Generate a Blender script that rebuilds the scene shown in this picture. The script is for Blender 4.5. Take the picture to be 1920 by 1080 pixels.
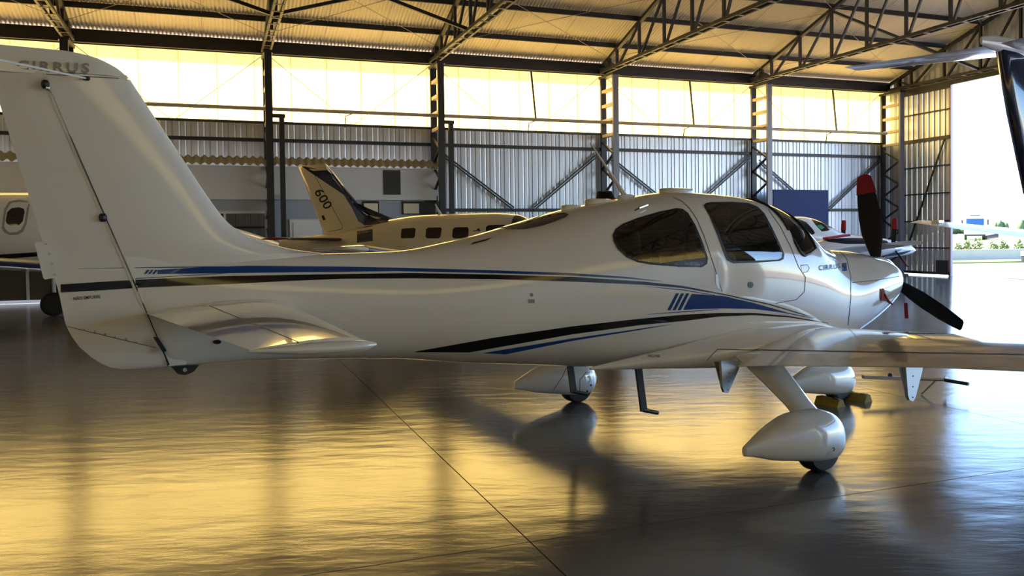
import bpy, bmesh, math, random
import numpy as np
from mathutils import Vector, Matrix
from mathutils.bvhtree import BVHTree
random.seed(7)
for o in list(bpy.data.objects): bpy.data.objects.remove(o, do_unlink=True)
SC = bpy.context.scene
COL = SC.collection

# ------------------------------------------------------------------ camera
FPX, PPY, PITCH, ROLL, CAMH = 1540.0, 481.5, .025, .012, 1.65
def V(*a): return Vector(a)
_f = V(0, math.cos(PITCH), -math.sin(PITCH)); _u = V(0, math.sin(PITCH), math.cos(PITCH)); _r = V(1, 0, 0)
CR = math.cos(ROLL)*_r - math.sin(ROLL)*_u
CU = math.sin(ROLL)*_r + math.cos(ROLL)*_u
CF = _f
CO = V(0, 0, CAMH)
cd = bpy.data.cameras.new('camera'); cam = bpy.data.objects.new('camera', cd); COL.objects.link(cam)
cd.sensor_width = 36; cd.lens = FPX/1920*36; cd.shift_y = -(540-PPY)/1920; cd.clip_end = 3000
m = Matrix((CR, CU, -CF)).transposed().to_4x4(); m.translation = CO
cam.matrix_world = m
SC.camera = cam
def ray(u, v): return (CF + CR*((u-960)/FPX) - CU*((v-PPY)/FPX))
def hit(u, v, p0, n):
    r = ray(u, v); return CO + r*((p0-CO).dot(n)/r.dot(n))
def ground(u, v): return hit(u, v, V(0, 0, 0), V(0, 0, 1))

# ------------------------------------------------------------------ hangar frame (b along the rear wall, g from it towards the camera)
WA = math.radians(20)
HB = V(math.cos(WA), math.sin(WA), 0); HG = V(math.sin(WA), -math.cos(WA), 0); HC = V(15.128, 32.077, 0)
def H(b, g, z=0): return HC + HB*b + HG*g + V(0, 0, z)

# ------------------------------------------------------------------ light
SUN_EL = math.radians(47)
_sd = (-HG*1.0 - HB*.55).normalized()
TOSUN = _sd*math.cos(SUN_EL) + V(0, 0, math.sin(SUN_EL))
sl = bpy.data.lights.new('sun', 'SUN'); sl.energy = 8.6; sl.angle = math.radians(.6); sl.color = (1, .93, .8)
sun = bpy.data.objects.new('sun', sl); COL.objects.link(sun)
sun.rotation_euler = TOSUN.to_track_quat('Z', 'Y').to_euler()
w = bpy.data.worlds.new('sky'); SC.world = w; w.use_nodes = True
wn = w.node_tree.nodes; wl = w.node_tree.links
sky = wn.new('ShaderNodeTexSky'); sky.sky_type = 'NISHITA'; sky.sun_disc = False
sky.sun_elevation = SUN_EL; sky.sun_rotation = math.atan2(TOSUN.x, TOSUN.y); sky.air_density = 1.0; sky.dust_density = .2; sky.ozone_density = 1.4
wn['Background'].inputs['Strength'].default_value = .20
tint = wn.new('ShaderNodeMix'); tint.data_type = 'RGBA'; tint.blend_type = 'MULTIPLY'; tint.inputs[0].default_value = 1; tint.inputs[7].default_value = (.84, .94, 1.12, 1)
wl.new(sky.outputs[0], tint.inputs[6]); wl.new(tint.outputs[2], wn['Background'].inputs['Color'])
vs = SC.view_settings
vs.view_transform = 'Standard'; vs.look = 'None'; vs.gamma = 1; vs.use_curve_mapping = False
vs.exposure = 2.3

# ------------------------------------------------------------------ materials
def mat(name, col, rough=.5, metal=0, coat=0, spec=.5, var=0, vscale=3, bump=0, bscale=40, rvar=0, world=False, stretch=None):
    M = bpy.data.materials.new(name); M.use_nodes = True
    N = M.node_tree.nodes; L = M.node_tree.links; P = N['Principled BSDF']
    P.inputs['Base Color'].default_value = (*col, 1); P.inputs['Roughness'].default_value = rough
    P.inputs['Metallic'].default_value = metal; P.inputs['Coat Weight'].default_value = coat
    P.inputs['Coat Roughness'].default_value = .03; P.inputs['Specular IOR Level'].default_value = spec
    if var or bump or rvar:
        if world:
            co = N.new('ShaderNodeNewGeometry').outputs['Position']
        else:
            co = N.new('ShaderNodeTexCoord').outputs['Object']
        mp = N.new('ShaderNodeMapping'); L.new(co, mp.inputs['Vector'])
        if stretch: mp.inputs['Scale'].default_value = stretch
        co = mp.outputs['Vector']
    if var or rvar:
        n1 = N.new('ShaderNodeTexNoise'); n1.inputs['Scale'].default_value = vscale; n1.inputs['Detail'].default_value = 5
        L.new(co, n1.inputs['Vector'])
    if var:
        mx = N.new('ShaderNodeMix'); mx.data_type = 'RGBA'
        mx.inputs[6].default_value = (*[max(0, c*(1-var)) for c in col], 1); mx.inputs[7].default_value = (*[min(1, c*(1+var)) for c in col], 1)
        L.new(n1.outputs['Fac'], mx.inputs[0]); L.new(mx.outputs[2], P.inputs['Base Color'])
    if rvar:
        mr = N.new('ShaderNodeMapRange'); mr.inputs['From Min'].default_value = .3; mr.inputs['From Max'].default_value = .7
        mr.inputs['To Min'].default_value = rough-rvar; mr.inputs['To Max'].default_value = rough+rvar
        L.new(n1.outputs['Fac'], mr.inputs['Value']); L.new(mr.outputs[0], P.inputs['Roughness'])
    if bump:
        n2 = N.new('ShaderNodeTexNoise'); n2.inputs['Scale'].default_value = bscale; n2.inputs['Detail'].default_value = 4
        L.new(co, n2.inputs['Vector'])
        bp_ = N.new('ShaderNodeBump'); bp_.inputs['Strength'].default_value = bump; bp_.inputs['Distance'].default_value = .01
        L.new(n2.outputs['Fac'], bp_.inputs['Height']); L.new(bp_.outputs[0], P.inputs['Normal'])
    return M
def glass_mat(name, col=(1, 1, 1), refl=.06):
    M = bpy.data.materials.new(name); M.use_nodes = True
    N = M.node_tree.nodes; L = M.node_tree.links
    N.remove(N['Principled BSDF'])
    t = N.new('ShaderNodeBsdfTransparent'); t.inputs[0].default_value = (*col, 1)
    g = N.new('ShaderNodeBsdfGlossy'); g.inputs['Roughness'].default_value = .015; g.inputs[0].default_value = (1, 1, 1, 1)
    fr = N.new('ShaderNodeFresnel'); fr.inputs[0].default_value = 1.5
    mr = N.new('ShaderNodeMath'); mr.operation = 'ADD'; mr.inputs[1].default_value = refl
    L.new(fr.outputs[0], mr.inputs[0])
    mx = N.new('ShaderNodeMixShader'); L.new(mr.outputs[0], mx.inputs[0]); L.new(t.outputs[0], mx.inputs[1]); L.new(g.outputs[0], mx.inputs[2])
    L.new(mx.outputs[0], N['Material Output'].inputs['Surface'])
    return M
def translucent_mat(name, col, tcol, fac=.72):
    M = bpy.data.materials.new(name); M.use_nodes = True
    N = M.node_tree.nodes; L = M.node_tree.links
    N.remove(N['Principled BSDF'])
    no = N.new('ShaderNodeTexNoise'); no.inputs['Scale'].default_value = 1.2; no.inputs['Detail'].default_value = 4
    ge = N.new('ShaderNodeNewGeometry'); mp = N.new('ShaderNodeMapping'); mp.inputs['Scale'].default_value = (3, 3, .35)
    L.new(ge.outputs['Position'], mp.inputs['Vector']); L.new(mp.outputs[0], no.inputs['Vector'])
    mx = N.new('ShaderNodeMix'); mx.data_type = 'RGBA'
    mx.inputs[6].default_value = (*[c*.8 for c in tcol], 1); mx.inputs[7].default_value = (*[min(1, c*1.12) for c in tcol], 1)
    L.new(no.outputs['Fac'], mx.inputs[0])
    t = N.new('ShaderNodeBsdfTranslucent'); L.new(mx.outputs[2], t.inputs[0])
    d = N.new('ShaderNodeBsdfDiffuse'); d.inputs[0].default_value = (*col, 1)
    ms = N.new('ShaderNodeMixShader'); ms.inputs[0].default_value = fac; L.new(d.outputs[0], ms.inputs[1]); L.new(t.outputs[0], ms.inputs[2])
    L.new(ms.outputs[0], N['Material Output'].inputs['Surface'])
    return M
M_white = mat('white_aircraft_paint', (.87, .855, .82), .12, coat=.8)
M_white2 = mat('white_paint_other', (.80, .79, .76), .15, coat=.5)
M_cream = mat('cream_paint', (.80, .74, .60), .15, coat=.5)
M_navy = mat('navy_paint', (.012, .016, .045), .12, coat=.6)
M_blue = mat('blue_stripe_paint', (.010, .060, .27), .15, coat=.5)
M_black = mat('black_stripe_paint', (.006, .006, .007), .12, coat=.5)
M_line = mat('seam_dark', (.04, .04, .04), .6)
M_text = mat('black_lettering', (.01, .01, .01), .5)
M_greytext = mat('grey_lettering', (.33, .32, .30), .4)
M_rubber = mat('black_rubber', (.012, .012, .013), .55)
M_cover = mat('black_fabric_cover', (.012, .012, .016), .9, bump=.3, bscale=120)
M_red = mat('red_fabric', (.30, .012, .03), .8, bump=.3, bscale=120)
M_steel = mat('brushed_steel', (.6, .6, .62), .25, metal=1)
M_grey = mat('grey_bracket_metal', (.45, .46, .47), .35, metal=.6)
M_blackmetal = mat('black_metal', (.015, .015, .016), .4)
M_glass = mat('dark_window_glass', (.006, .007, .010), .02, coat=.6, spec=1.)
M_clear = glass_mat('clear_tinted_glass', (.50, .52, .55), .05)
M_yellow = mat('yellow_rubber', (.34, .24, .015), .6, var=.3, vscale=12)
M_bootgrey = mat('deice_boot', (.05, .06, .10), .35)
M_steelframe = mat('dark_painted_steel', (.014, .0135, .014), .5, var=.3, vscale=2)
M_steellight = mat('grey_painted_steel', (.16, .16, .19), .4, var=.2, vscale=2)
M_tan = mat('weathered_steel', (.42, .34, .25), .6, var=.2)
M_metalwall = mat('galvanised_wall_sheet', (.50, .52, .56), .38, metal=.55, var=.15, vscale=2, stretch=(1, 1, .15))
M_roof = mat('roof_sheet', (.82, .72, .52), .5, var=.08, vscale=.6)
M_trans = translucent_mat('translucent_yellow_sheet', (.70, .56, .24), (.80, .545, .15))
M_floor = mat('polished_concrete', (.12, .12, .128), .13, var=.2, vscale=.5, bump=.05, bscale=110, rvar=.025, world=True, spec=.7)
def floor_waves(M):
    N = M.node_tree.nodes; L = M.node_tree.links; P = N['Principled BSDF']
    ge = N.new('ShaderNodeNewGeometry'); mp = N.new('ShaderNodeMapping'); mp.inputs['Rotation'].default_value = (0, 0, -WA); mp.inputs['Scale'].default_value = (.8, 2.2, 1)
    L.new(ge.outputs['Position'], mp.inputs['Vector'])
    n = N.new('ShaderNodeTexNoise'); n.inputs['Scale'].default_value = 2.6; n.inputs['Detail'].default_value = 3; L.new(mp.outputs[0], n.inputs['Vector'])
    b = N.new('ShaderNodeBump'); b.inputs['Strength'].default_value = .11; b.inputs['Distance'].default_value = .03; L.new(n.outputs['Fac'], b.inputs['Height'])
    fine = [x for x in N if x.type == 'BUMP' and x != b][0]
    L.new(b.outputs[0], fine.inputs['Normal'])
floor_waves(M_floor)
M_floor.node_tree.nodes['Principled BSDF'].inputs['IOR'].default_value = 1.9
M_joint = mat('joint_sealant', (.02, .02, .02), .8)
M_plaster = mat('white_plaster', (.62, .61, .62), .8, var=.08, vscale=1.5)
M_plaster2 = mat('blue_grey_plaster', (.36, .38, .44), .8, var=.06, vscale=1.5)
M_bluepanel = mat('blue_board', (.016, .03, .11), .8)
M_doorwhite = mat('white_door_paint', (.75, .74, .74), .4)
M_apron = mat('apron_concrete', (.34, .285, .27), .9, var=.12, vscale=.25, world=True)
M_grass = mat('grass', (.13, .20, .035), .9, var=.35, vscale=2, world=True)
M_planter = mat('planter_concrete', (.36, .34, .32), .85, var=.1)
M_leaf = mat('bush_leaves', (.10, .16, .025), .7, var=.4, vscale=9)
M_tree = mat('far_tree_leaves', (.07, .11, .04), .8, var=.3, vscale=1)
M_truck = mat('truck_white', (.75, .76, .78), .3)
M_truckglass = mat('truck_glass', (.02, .09, .25), .1)
M_seat = mat('seat_leather', (.13, .12, .115), .6)

# ------------------------------------------------------------------ mesh helpers
class MB:
    def __init__(s): s.v = []; s.f = []
    def quadbox(s, c, ax, ay, az):
        i = len(s.v)
        for sx, sy, sz in ((-1,-1,-1),(1,-1,-1),(1,1,-1),(-1,1,-1),(-1,-1,1),(1,-1,1),(1,1,1),(-1,1,1)):
            s.v.append(tuple(c + ax*sx + ay*sy + az*sz))
        s.f += [tuple(i+k for k in q) for q in ((3,2,1,0),(4,5,6,7),(0,1,5,4),(1,2,6,5),(2,3,7,6),(3,0,4,7))]
        return s
    def bar(s, p, q, w, h, up=None):
        p = Vector(p); q = Vector(q); d = (q-p); L = d.length; d.normalize()
        up = Vector(up) if up is not None else V(0, 0, 1)
        if abs(d.dot(up)) > .98: up = V(1, 0, 0) if abs(d.x) < .9 else V(0, 1, 0)
        a = d.cross(up).normalized(); b = a.cross(d).normalized()
        return s.quadbox((p+q)/2, d*L/2, a*w/2, b*h/2)
    def tube(s, pts, r, n=8, caps=True):
        pts = [Vector(p) for p in pts]
        rs = r if isinstance(r, (list, tuple)) else [r]*len(pts)
        i0 = len(s.v); t0 = (pts[1]-pts[0]).normalized()
        a = t0.cross(V(0, 0, 1));
        if a.length < .05: a = t0.cross(V(1, 0, 0))
        a.normalize()
        for k, p in enumerate(pts):
            t = (pts[min(k+1, len(pts)-1)]-pts[max(k-1, 0)]).normalized()
            a = (a - t*a.dot(t)).normalized(); b = t.cross(a)
            for j in range(n):
                th = 2*math.pi*j/n; s.v.append(tuple(p + (a*math.cos(th)+b*math.sin(th))*rs[k]))
        for k in range(len(pts)-1):
            for j in range(n):
                j2 = (j+1) % n
                s.f.append((i0+k*n+j, i0+k*n+j2, i0+(k+1)*n+j2, i0+(k+1)*n+j))
        if caps:
            s.f.append(tuple(i0+j for j in reversed(range(n)))); s.f.append(tuple(i0+(len(pts)-1)*n+j for j in range(n)))
        return s
    def loft(s, rings, cap0=True, cap1=True, closed=True):
        i0 = len(s.v); n = len(rings[0])
        for r in rings: s.v += [tuple(p) for p in r]
        for k in range(len(rings)-1):
            for j in range(n if closed else n-1):
                j2 = (j+1) % n
                s.f.append((i0+k*n+j, i0+k*n+j2, i0+(k+1)*n+j2, i0+(k+1)*n+j))
        if cap0: s.f.append(tuple(i0+j for j in reversed(range(n))))
        if cap1: s.f.append(tuple(i0+(len(rings)-1)*n+j for j in range(n)))
        return s
    def sphere(s, c, rx, ry, rz, n=14, m=8):
        rings = []
        for k in range(1, m):
            ph = -math.pi/2 + math.pi*k/m
            rings.append([(c[0]+rx*math.cos(ph)*math.cos(2*math.pi*j/n), c[1]+ry*math.cos(ph)*math.sin(2*math.pi*j/n), c[2]+rz*math.sin(ph)) for j in range(n)])
        return s.loft(rings)
    def build(s, name, material, parent=None, smooth=False, angle=40):
        me = bpy.data.meshes.new(name); me.from_pydata(s.v, [], s.f); me.validate(); me.update()
        bm = bmesh.new(); bm.from_mesh(me); bmesh.ops.recalc_face_normals(bm, faces=bm.faces); bm.to_mesh(me); bm.free()
        me.materials.append(material)
        o = bpy.data.objects.new(name, me); COL.objects.link(o)
        if parent is not None: o.parent = parent
        if smooth:
            for p in me.polygons: p.use_smooth = True
            me.set_sharp_from_angle(angle=math.radians(angle))
        return o
def tag(o, label=None, cat=None, group=None, kind=None):
    if label: o['label'] = label
    if cat: o['category'] = cat
    if group: o['group'] = group
    if kind: o['kind'] = kind
    return o
def empty(name, loc, rz=0):
    o = bpy.data.objects.new(name, None); COL.objects.link(o); o.location = loc; o.rotation_euler = (0, 0, rz); o.empty_display_size = .2
    return o
def copy_tree(o, parent=None):
    c = o.copy(); COL.objects.link(c)
    if parent is not None: c.parent = parent
    for ch in list(o.children): copy_tree(ch, c)
    return c
def struct(o): o['kind'] = 'structure'; return o
def share(name, me, parent=None):
    o = bpy.data.objects.new(name, me); COL.objects.link(o)
    if parent is not None: o.parent = parent
    return o
HM = Matrix((HB, -HG, V(0, 0, 1))).transposed().to_4x4()   # local x = b, local y = -g (to the rear), z up
HM.translation = HC
def hempty(name, b, g, z=0):
    o = empty(name, H(b, g, z), WA); return o
# inside hangar-local objects: coordinates (b, -g, z) relative to the corner
def hobj(o): o.matrix_world = HM; return o
def L3(b, g, z): return V(b, -g, z)

# ================================================================== HANGAR
BMIN, GMAX, RIDGE = -48.0, 36.0, 18.0
SL, Z0 = .331, 7.95            # roof sheet slope and its height at g=.7
def zroof(g): g2 = g if g <= RIDGE else 2*RIDGE-g; return Z0 + SL*(g2-.7)
COLB = [-.45, -6.5, -12.6, -18.55, -23.61, -28.76, -34.0, -39.2, -44.4]
# floor: base and slabs
base = MB().quadbox(L3((BMIN)/2, GMAX/2, -.06), V(-BMIN/2+.2, 0, 0), V(0, GMAX/2+.62, 0), V(0, 0, .045)).build('floor', M_joint)
hobj(struct(base))
bl = [-48.0]+[-18.74+4.87*k for k in range(-5, 4)]+[.15]; gl = [-.62]+[20.87-5.17*k for k in range(3, -4, -1)]+[36.2]
bl = sorted(bl); gl = sorted(gl)
for i in range(len(bl)-1):
    for j in range(len(gl)-1):
        b0, b1, g0, g1 = bl[i], bl[i+1], gl[j], gl[j+1]; e = .004
        o = MB().quadbox(V((b0+b1)/2, -(g0+g1)/2, -.0075), V((b1-b0)/2-e, 0, 0), V(0, (g1-g0)/2-e, 0), V(0, 0, .0075)).build('slab', M_floor, base)
# corrugated sheet
def corrugated(b0, b1, pitch, amp, rows, n=6):
    """rows: list of (g,z); waves run along b"""
    mb = MB(); nb = int((b1-b0)/pitch*n)
    for g, z in rows:
        for k in range(nb+1):
            b = b0+(b1-b0)*k/nb; mb.v.append((b, -g, z+amp*math.cos(2*math.pi*b/pitch)))
    for r in range(len(rows)-1):
        for k in range(nb): mb.f.append((r*(nb+1)+k, r*(nb+1)+k+1, (r+1)*(nb+1)+k+1, (r+1)*(nb+1)+k))
    return mb
ceil = corrugated(BMIN-.3, .3, .105, .024, [(-1.05, zroof(-1.05)), (RIDGE, zroof(RIDGE))]).build('ceiling', M_roof, None, True, 80)
hobj(struct(ceil))
c2 = corrugated(BMIN-.3, .3, .105, .024, [(RIDGE, zroof(RIDGE)), (GMAX+1.05, zroof(GMAX+1.05))]).build('roof_slope', M_roof, ceil, True, 80)
c2.matrix_parent_inverse = Matrix()
# wall sheets
def ribbed(width, z0, z1, pitch=.25, rib=.045, depth=.032):
    mb = MB(); xs = [(0, 0)]; x = 0
    k = int(round(width/pitch))
    for i in range(k):
        a = i*width/k; p = width/k
        xs += [(a+p*.30, 0), (a+p*.36, depth*.35), (a+p*.42, 0), (a+p*.62, 0), (a+p*.68, depth*.35), (a+p*.74, 0), (a+p-rib, 0), (a+p-rib*.7, depth), (a+p-rib*.3, depth), (a+p, 0)]
    for z in (z0, z1):
        for px, d in xs: mb.v.append((px, d, z))
    n = len(xs)
    for i in range(n-1): mb.f.append((i, i+1, n+i+1, n+i))
    return mb
def sheet_row(parent, b0, b1, z0, z1, material, name, width=1.0, gy=.15, flip=False, pitch=.5):
    proto = None; n = max(1, int(round((b1-b0)/width))); wd = (b1-b0)/n
    for i in range(n):
        if proto is None:
            o = ribbed(wd+.012, z0, z1, pitch).build(name, material, parent); proto = o
        else:
            o = share(name, proto.data, parent)
        o.location = (b0+i*wd, gy+random.uniform(-.003, .003), 0)
    return proto
# rear wall (eave side): structure root is the sill beam at its foot
wb_ = MB().quadbox(V(BMIN/2, .62, .1), V(-BMIN/2, 0, 0), V(0, .03, 0), V(0, 0, .1)).build('wall_back', M_plaster2)
hobj(struct(wb_))
for b0, b1 in ((-18.6, -.2),):
    sheet_row(wb_, b0, b1+.35, .1, 5.09, M_metalwall, 'metal_sheet', 1.0, .52)
sheet_row(wb_, -48, -18.6, 3.6, 5.09, M_metalwall, 'metal_sheet', 1.0, .52)
sheet_row(wb_, -48, .12, 5.09, 7.3, M_trans, 'translucent_sheet', 1.05, .55, pitch=1.05)
# girts and eave beam, part of the wall
for z, h, g in ((4.58, .10, -.42), (2.51, .10, -.42), (5.10, .07, -.42)):
    for i in range(len(COLB)-1):
        if z == 2.51 and COLB[i] < -13: continue
        MB().bar(L3(COLB[i+1]+.1, g, z), L3(COLB[i]-.1, g, z), .08, h).build('girt', M_steelframe, wb_)
MB().bar(L3(BMIN, -.40, 7.23), L3(-.1, -.40, 7.23), .12, .22).build('eave_beam', M_steelframe, wb_)
corr_top = zroof(-.52)-.026
MB().quadbox(V(BMIN/2, .52, (7.1+corr_top)/2), V(-BMIN/2, 0, 0), V(0, .01, 0), V(0, 0, (corr_top-7.1)/2)).build('eave_closure', M_steelframe, wb_)
# diagonal angle braces on the lower wall
for i in range(0, 4):
    b1, b0 = COLB[i]-.15, COLB[i+1]+.25
    if i == 3: continue
    mid = (b0+b1)/2
    for (p, q) in (((b0, 4.25), (mid-.35, 2.5)), ((b1, 4.4), (mid+.35, 2.5))):
        for d in (0, .09):
            MB().bar(L3(p[0], -.36, p[1]+d), L3(q[0], -.36, q[1]+d), .04, .045).build('brace_angle', M_steelframe, wb_)
# thin rods in the translucent band
for i in range(0, 6):
    b1, b0 = COLB[i]-.1, COLB[i+1]+.1
    MB().tube([L3(b0, -.38, 7.05), L3(b0+2.4, -.38, 5.12)], .010, 5).build('tie_rod', M_tan, wb_)
    MB().tube([L3(b1, -.38, 7.05), L3(b1-2.4, -.38, 5.12)], .010, 5).build('tie_rod', M_tan, wb_)
# water pipe along the wall
pipe = MB().tube([L3(-48, .28, 5.40), L3(-30, .28, 5.40), L3(-.9, .28, 5.40)], .055, 10).build('wall_pipe', M_tan, None, True)
hobj(tag(pipe, 'long straight pipe running along the rear wall below the yellow sheets', 'pipe'))
for b, zt in ((-15.45, 6.95), (-9.55, 6.95), (-3.4, 6.95)):
    MB().bar(L3(b, .22, zt), L3(b+.12, .28, 5.42), .05, .05).build('hanger_bar', M_steelframe, pipe)
for b in (-26.9, -21.2, -15.35, -9.6, -3.5):
    MB().tube([L3(b, .28, 5.36), L3(b-.2, .25, 5.28), L3(b-.22, .2, 4.95)], .018, 6).build('drop_pipe', M_steelframe, pipe)
# opposite eave wall, left gable
wf = MB().quadbox(V(BMIN/2, -GMAX-.24, .1), V(-BMIN/2, 0, 0), V(0, .03, 0), V(0, 0, .1)).build('wall_front', M_plaster2)
hobj(struct(wf))
sheet_row(wf, -48, -.2, .1, 5.02, M_metalwall, 'metal_sheet', 2.0, -GMAX-.12)
sheet_row(wf, -48, -.2, 5.02, 7.9, M_trans, 'translucent_sheet', 2.1, -GMAX-.15, pitch=1.05)
for z in (2.5, 4.5, 5.03, 7.2):
    MB().bar(L3(BMIN, GMAX, z), L3(-.1, GMAX, z), .1, .12).build('girt', M_steelframe, wf)
def gable(name, b, g0s):
    """ribbed gable cladding: list of (g0,g1,z0) reaching the roof"""
    mb = MB()
    for g0, g1, z0 in g0s:
        n = max(2, int((g1-g0)/.25))
        idx = []
        for k in range(n*2+1):
            g = g0+(g1-g0)*k/(n*2); d = .02 if k % 2 else -.02
            idx.append((len(mb.v), len(mb.v)+1)); mb.v += [(b+d, -g, z0), (b+d, -g, zroof(g)-.06)]
        for k in range(n*2): mb.f.append((idx[k][0], idx[k+1][0], idx[k+1][1], idx[k][1]))
    o = mb.build(name, M_metalwall); hobj(struct(o)); return o
wl_ = gable('wall_left', BMIN, [(-.6, RIDGE, 0), (RIDGE, GMAX, 0)])
wr = gable('wall_right', .10, [(-.6, .16, 0), (-.6, RIDGE, 6.98), (RIDGE, GMAX, 6.98), (33.5, GMAX, 0)])
MB().bar(L3(.05, -.05, 7.02), L3(.05, GMAX, 7.02), .10, .16).build('door_track', M_steelframe, wr)
# sliding door leaf beside the opening
dr = MB().bar(L3(.02, 2.36, .0), L3(.02, 2.36, 6.93), .10, .10).build('door_1', mat('lavender_edge', (.42, .36, .42), .4))
hobj(struct(dr))
pp = None; nsh = 9
for k in range(nsh):
    g0 = .12+(2.30-.12)*k/nsh; g1 = .12+(2.30-.12)*(k+1)/nsh
    mb = MB()
    for z in (.14, 6.92):
        for g, d in ((g0, 0), (g0+.05, 0), (g0+.07, .03), (g0+.12, .03), (g0+.14, 0), (g1-.004, 0)): mb.v.append((.02+d, -g, z))
    for i in range(5): mb.f.append((i, i+1, 7+i, 6+i))
    mb.build('door_sheet', M_metalwall, dr)
for z, h in ((1.03, .05), (2.03, .05), (3.05, .05), (4.06, .05), (5.07, .13), (6.08, .05), (.1, .1), (6.88, .1)):
    MB().bar(L3(-.03, .12, z), L3(-.03, 2.36, z), .05, h).build('door_rail', M_steelframe, dr)
MB().bar(L3(-.05, .45, 1.03), L3(-.05, 2.15, 5.0), .04, .06).build('door_brace', M_steelframe, dr)
MB().quadbox(L3(-.06, 2.06, .34), V(.03, 0, 0), V(0, .25, 0), V(0, 0, .24)).build('kick_plate', M_blackmetal, dr)
# ---- columns
def column(b, right_post=False, corner=False):
    root = hempty('lattice_column', b, .55)
    # local: x=b, y=-g relative to the foot at (b,.55)
    ztop = 7.0
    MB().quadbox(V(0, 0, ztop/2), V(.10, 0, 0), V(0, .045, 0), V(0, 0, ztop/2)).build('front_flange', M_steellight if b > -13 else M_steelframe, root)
    MB().quadbox(V(0, .90, ztop/2), V(.10, 0, 0), V(0, .045, 0), V(0, 0, ztop/2)).build('rear_flange', M_steelframe, root)
    for z in np.arange(5.0, 7.0, .5):
        MB().bar(V(0, .04, z), V(0, .86, z), .16, .10).build('batten', M_tan, root)
    zz = .3; k = 0
    while zz < 4.7:
        MB().bar(V(-.06, .04 if k % 2 else .86, zz), V(-.06, .86 if k % 2 else .04, zz+.45), .05, .07, up=(1, 0, 0)).build('lacing_bar', M_steelframe, root)
        zz += .45; k += 1
    MB().quadbox(V(0, .45, 6.98), V(.13, 0, 0), V(0, .53, 0), V(0, 0, .04)).build('cap_plate', M_steelframe, root)
    MB().quadbox(V(0, .45, .02), V(.2, 0, 0), V(0, .60, 0), V(0, 0, .02)).build('base_plate', M_steelframe, root)
    return root
names = {-.45: 'in the corner beside the sliding door', -6.5: 'beside the blue board', -12.6: 'between the two blue-lit wall bays', -18.55: 'where the office block ends',
         -23.61: 'beside the white office door', -28.76: 'behind the tall white tail fin'}
for b in COLB[:6]:
    c_ = column(b); tag(c_, 'dark lattice steel column ' + names[b], 'column', 'columns along the rear wall')
for b in (-18.55, -23.61):
    p = MB().quadbox(V(0, 0, 2.62), V(.07, 0, 0), V(0, .07, 0), V(0, 0, 2.62)).build('steel_post', M_steelframe)
    MB().bar(V(-.25, 0, 5.2), V(.1, 0, 5.2), .12, .10).build('head_bracket', M_steelframe, p)
    p.location = H(b+.36, .34, 0); p.rotation_euler = (0, 0, WA)
    tag(p, 'slim dark post beside the column ' + ('where the office block ends' if b > -20 else 'next to the white office door'), 'post', 'slim posts')
# ---- trusses
def truss(b, gable_=False):
    root = hempty('roof_truss', b, 0)
    P = lambda g, z: V(0, -g, z)
    zl = 7.18
    def zu(g): return zroof(g)-.20
    nodes = [.7+1.5*k for k in range(24)]
    for d in (-.11, .11):
        MB().bar(P(-.4, zl)+V(d, 0, 0), P(GMAX, zl)+V(d, 0, 0), .06, .09).build('lower_chord', M_steelframe, root)
    for g in np.arange(.6, 14, .62):
        MB().bar(P(g, zl-.045)+V(-.12, 0, 0), P(g, zl-.045)+V(.12, 0, 0), .05, .02).build('batten', M_tan, root)
    for g0, g1 in ((-.45, RIDGE), (RIDGE, GMAX)):
        MB().bar(P(g0, zu(g0)), P(g1, zu(g1)), .12, .10).build('upper_chord', M_steelframe, root)
    MB().bar(P(.12, zl), P(.12, zu(.12)), .12, .12).build('end_post', M_steelframe, root)
    MB().bar(P(.05, zu(.05)-.05), P(.7, zl), .06, .06).build('diagonal', M_steelframe, root)
    for k, g in enumerate(nodes):
        if g > GMAX-.5: break
        MB().bar(P(g, zl), P(g, zu(g)), .08, .08).build('vertical', M_steelframe, root)
        if g+1.5 < RIDGE: MB().bar(P(g+.08, zl), P(g+1.5, zu(g+1.5)-.03), .06, .07).build('diagonal', M_steelframe, root)
        elif g > RIDGE and g+1.5 < GMAX: MB().bar(P(g, zu(g)-.03), P(g+1.42, zl), .06, .07).build('diagonal', M_steelframe, root)
    return root
for b in COLB[1:6]: tag(truss(b), 'dark steel roof truss resting on the column ' + names[b], 'truss', 'roof trusses')
tag(truss(-.12), 'dark steel gable truss above the sliding door and opening', 'truss', 'roof trusses')
BAY = ['the bay above the blue board', 'the bay next to the blue board bay', 'the bay beside the end of the office block', 'the bay over the turboprop tail', 'the bay over the tall white fin', 'the bay beyond the tall white fin']
# cross braces between trusses
for i, both in ((0, False), (3, True), (4, True)):
    b1, b0 = COLB[i]+(.33 if i == 0 else 0), COLB[i+1]
    o = MB().bar(L3(b0, 3.7, zroof(3.7)-.25), L3(b1, 3.7, 7.2), .08, .09).build('cross_brace', M_steelframe); hobj(tag(o, 'steel truss brace falling to the door, ' + BAY[i], 'brace', 'truss cross braces'))
    if both:
        o = MB().bar(L3(b1, 3.82, zroof(3.7)-.25), L3(b0, 3.82, 7.2), .08, .09).build('cross_brace', M_steelframe); hobj(tag(o, 'steel truss brace falling from the door, ' + BAY[i], 'brace', 'truss cross braces'))
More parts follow.
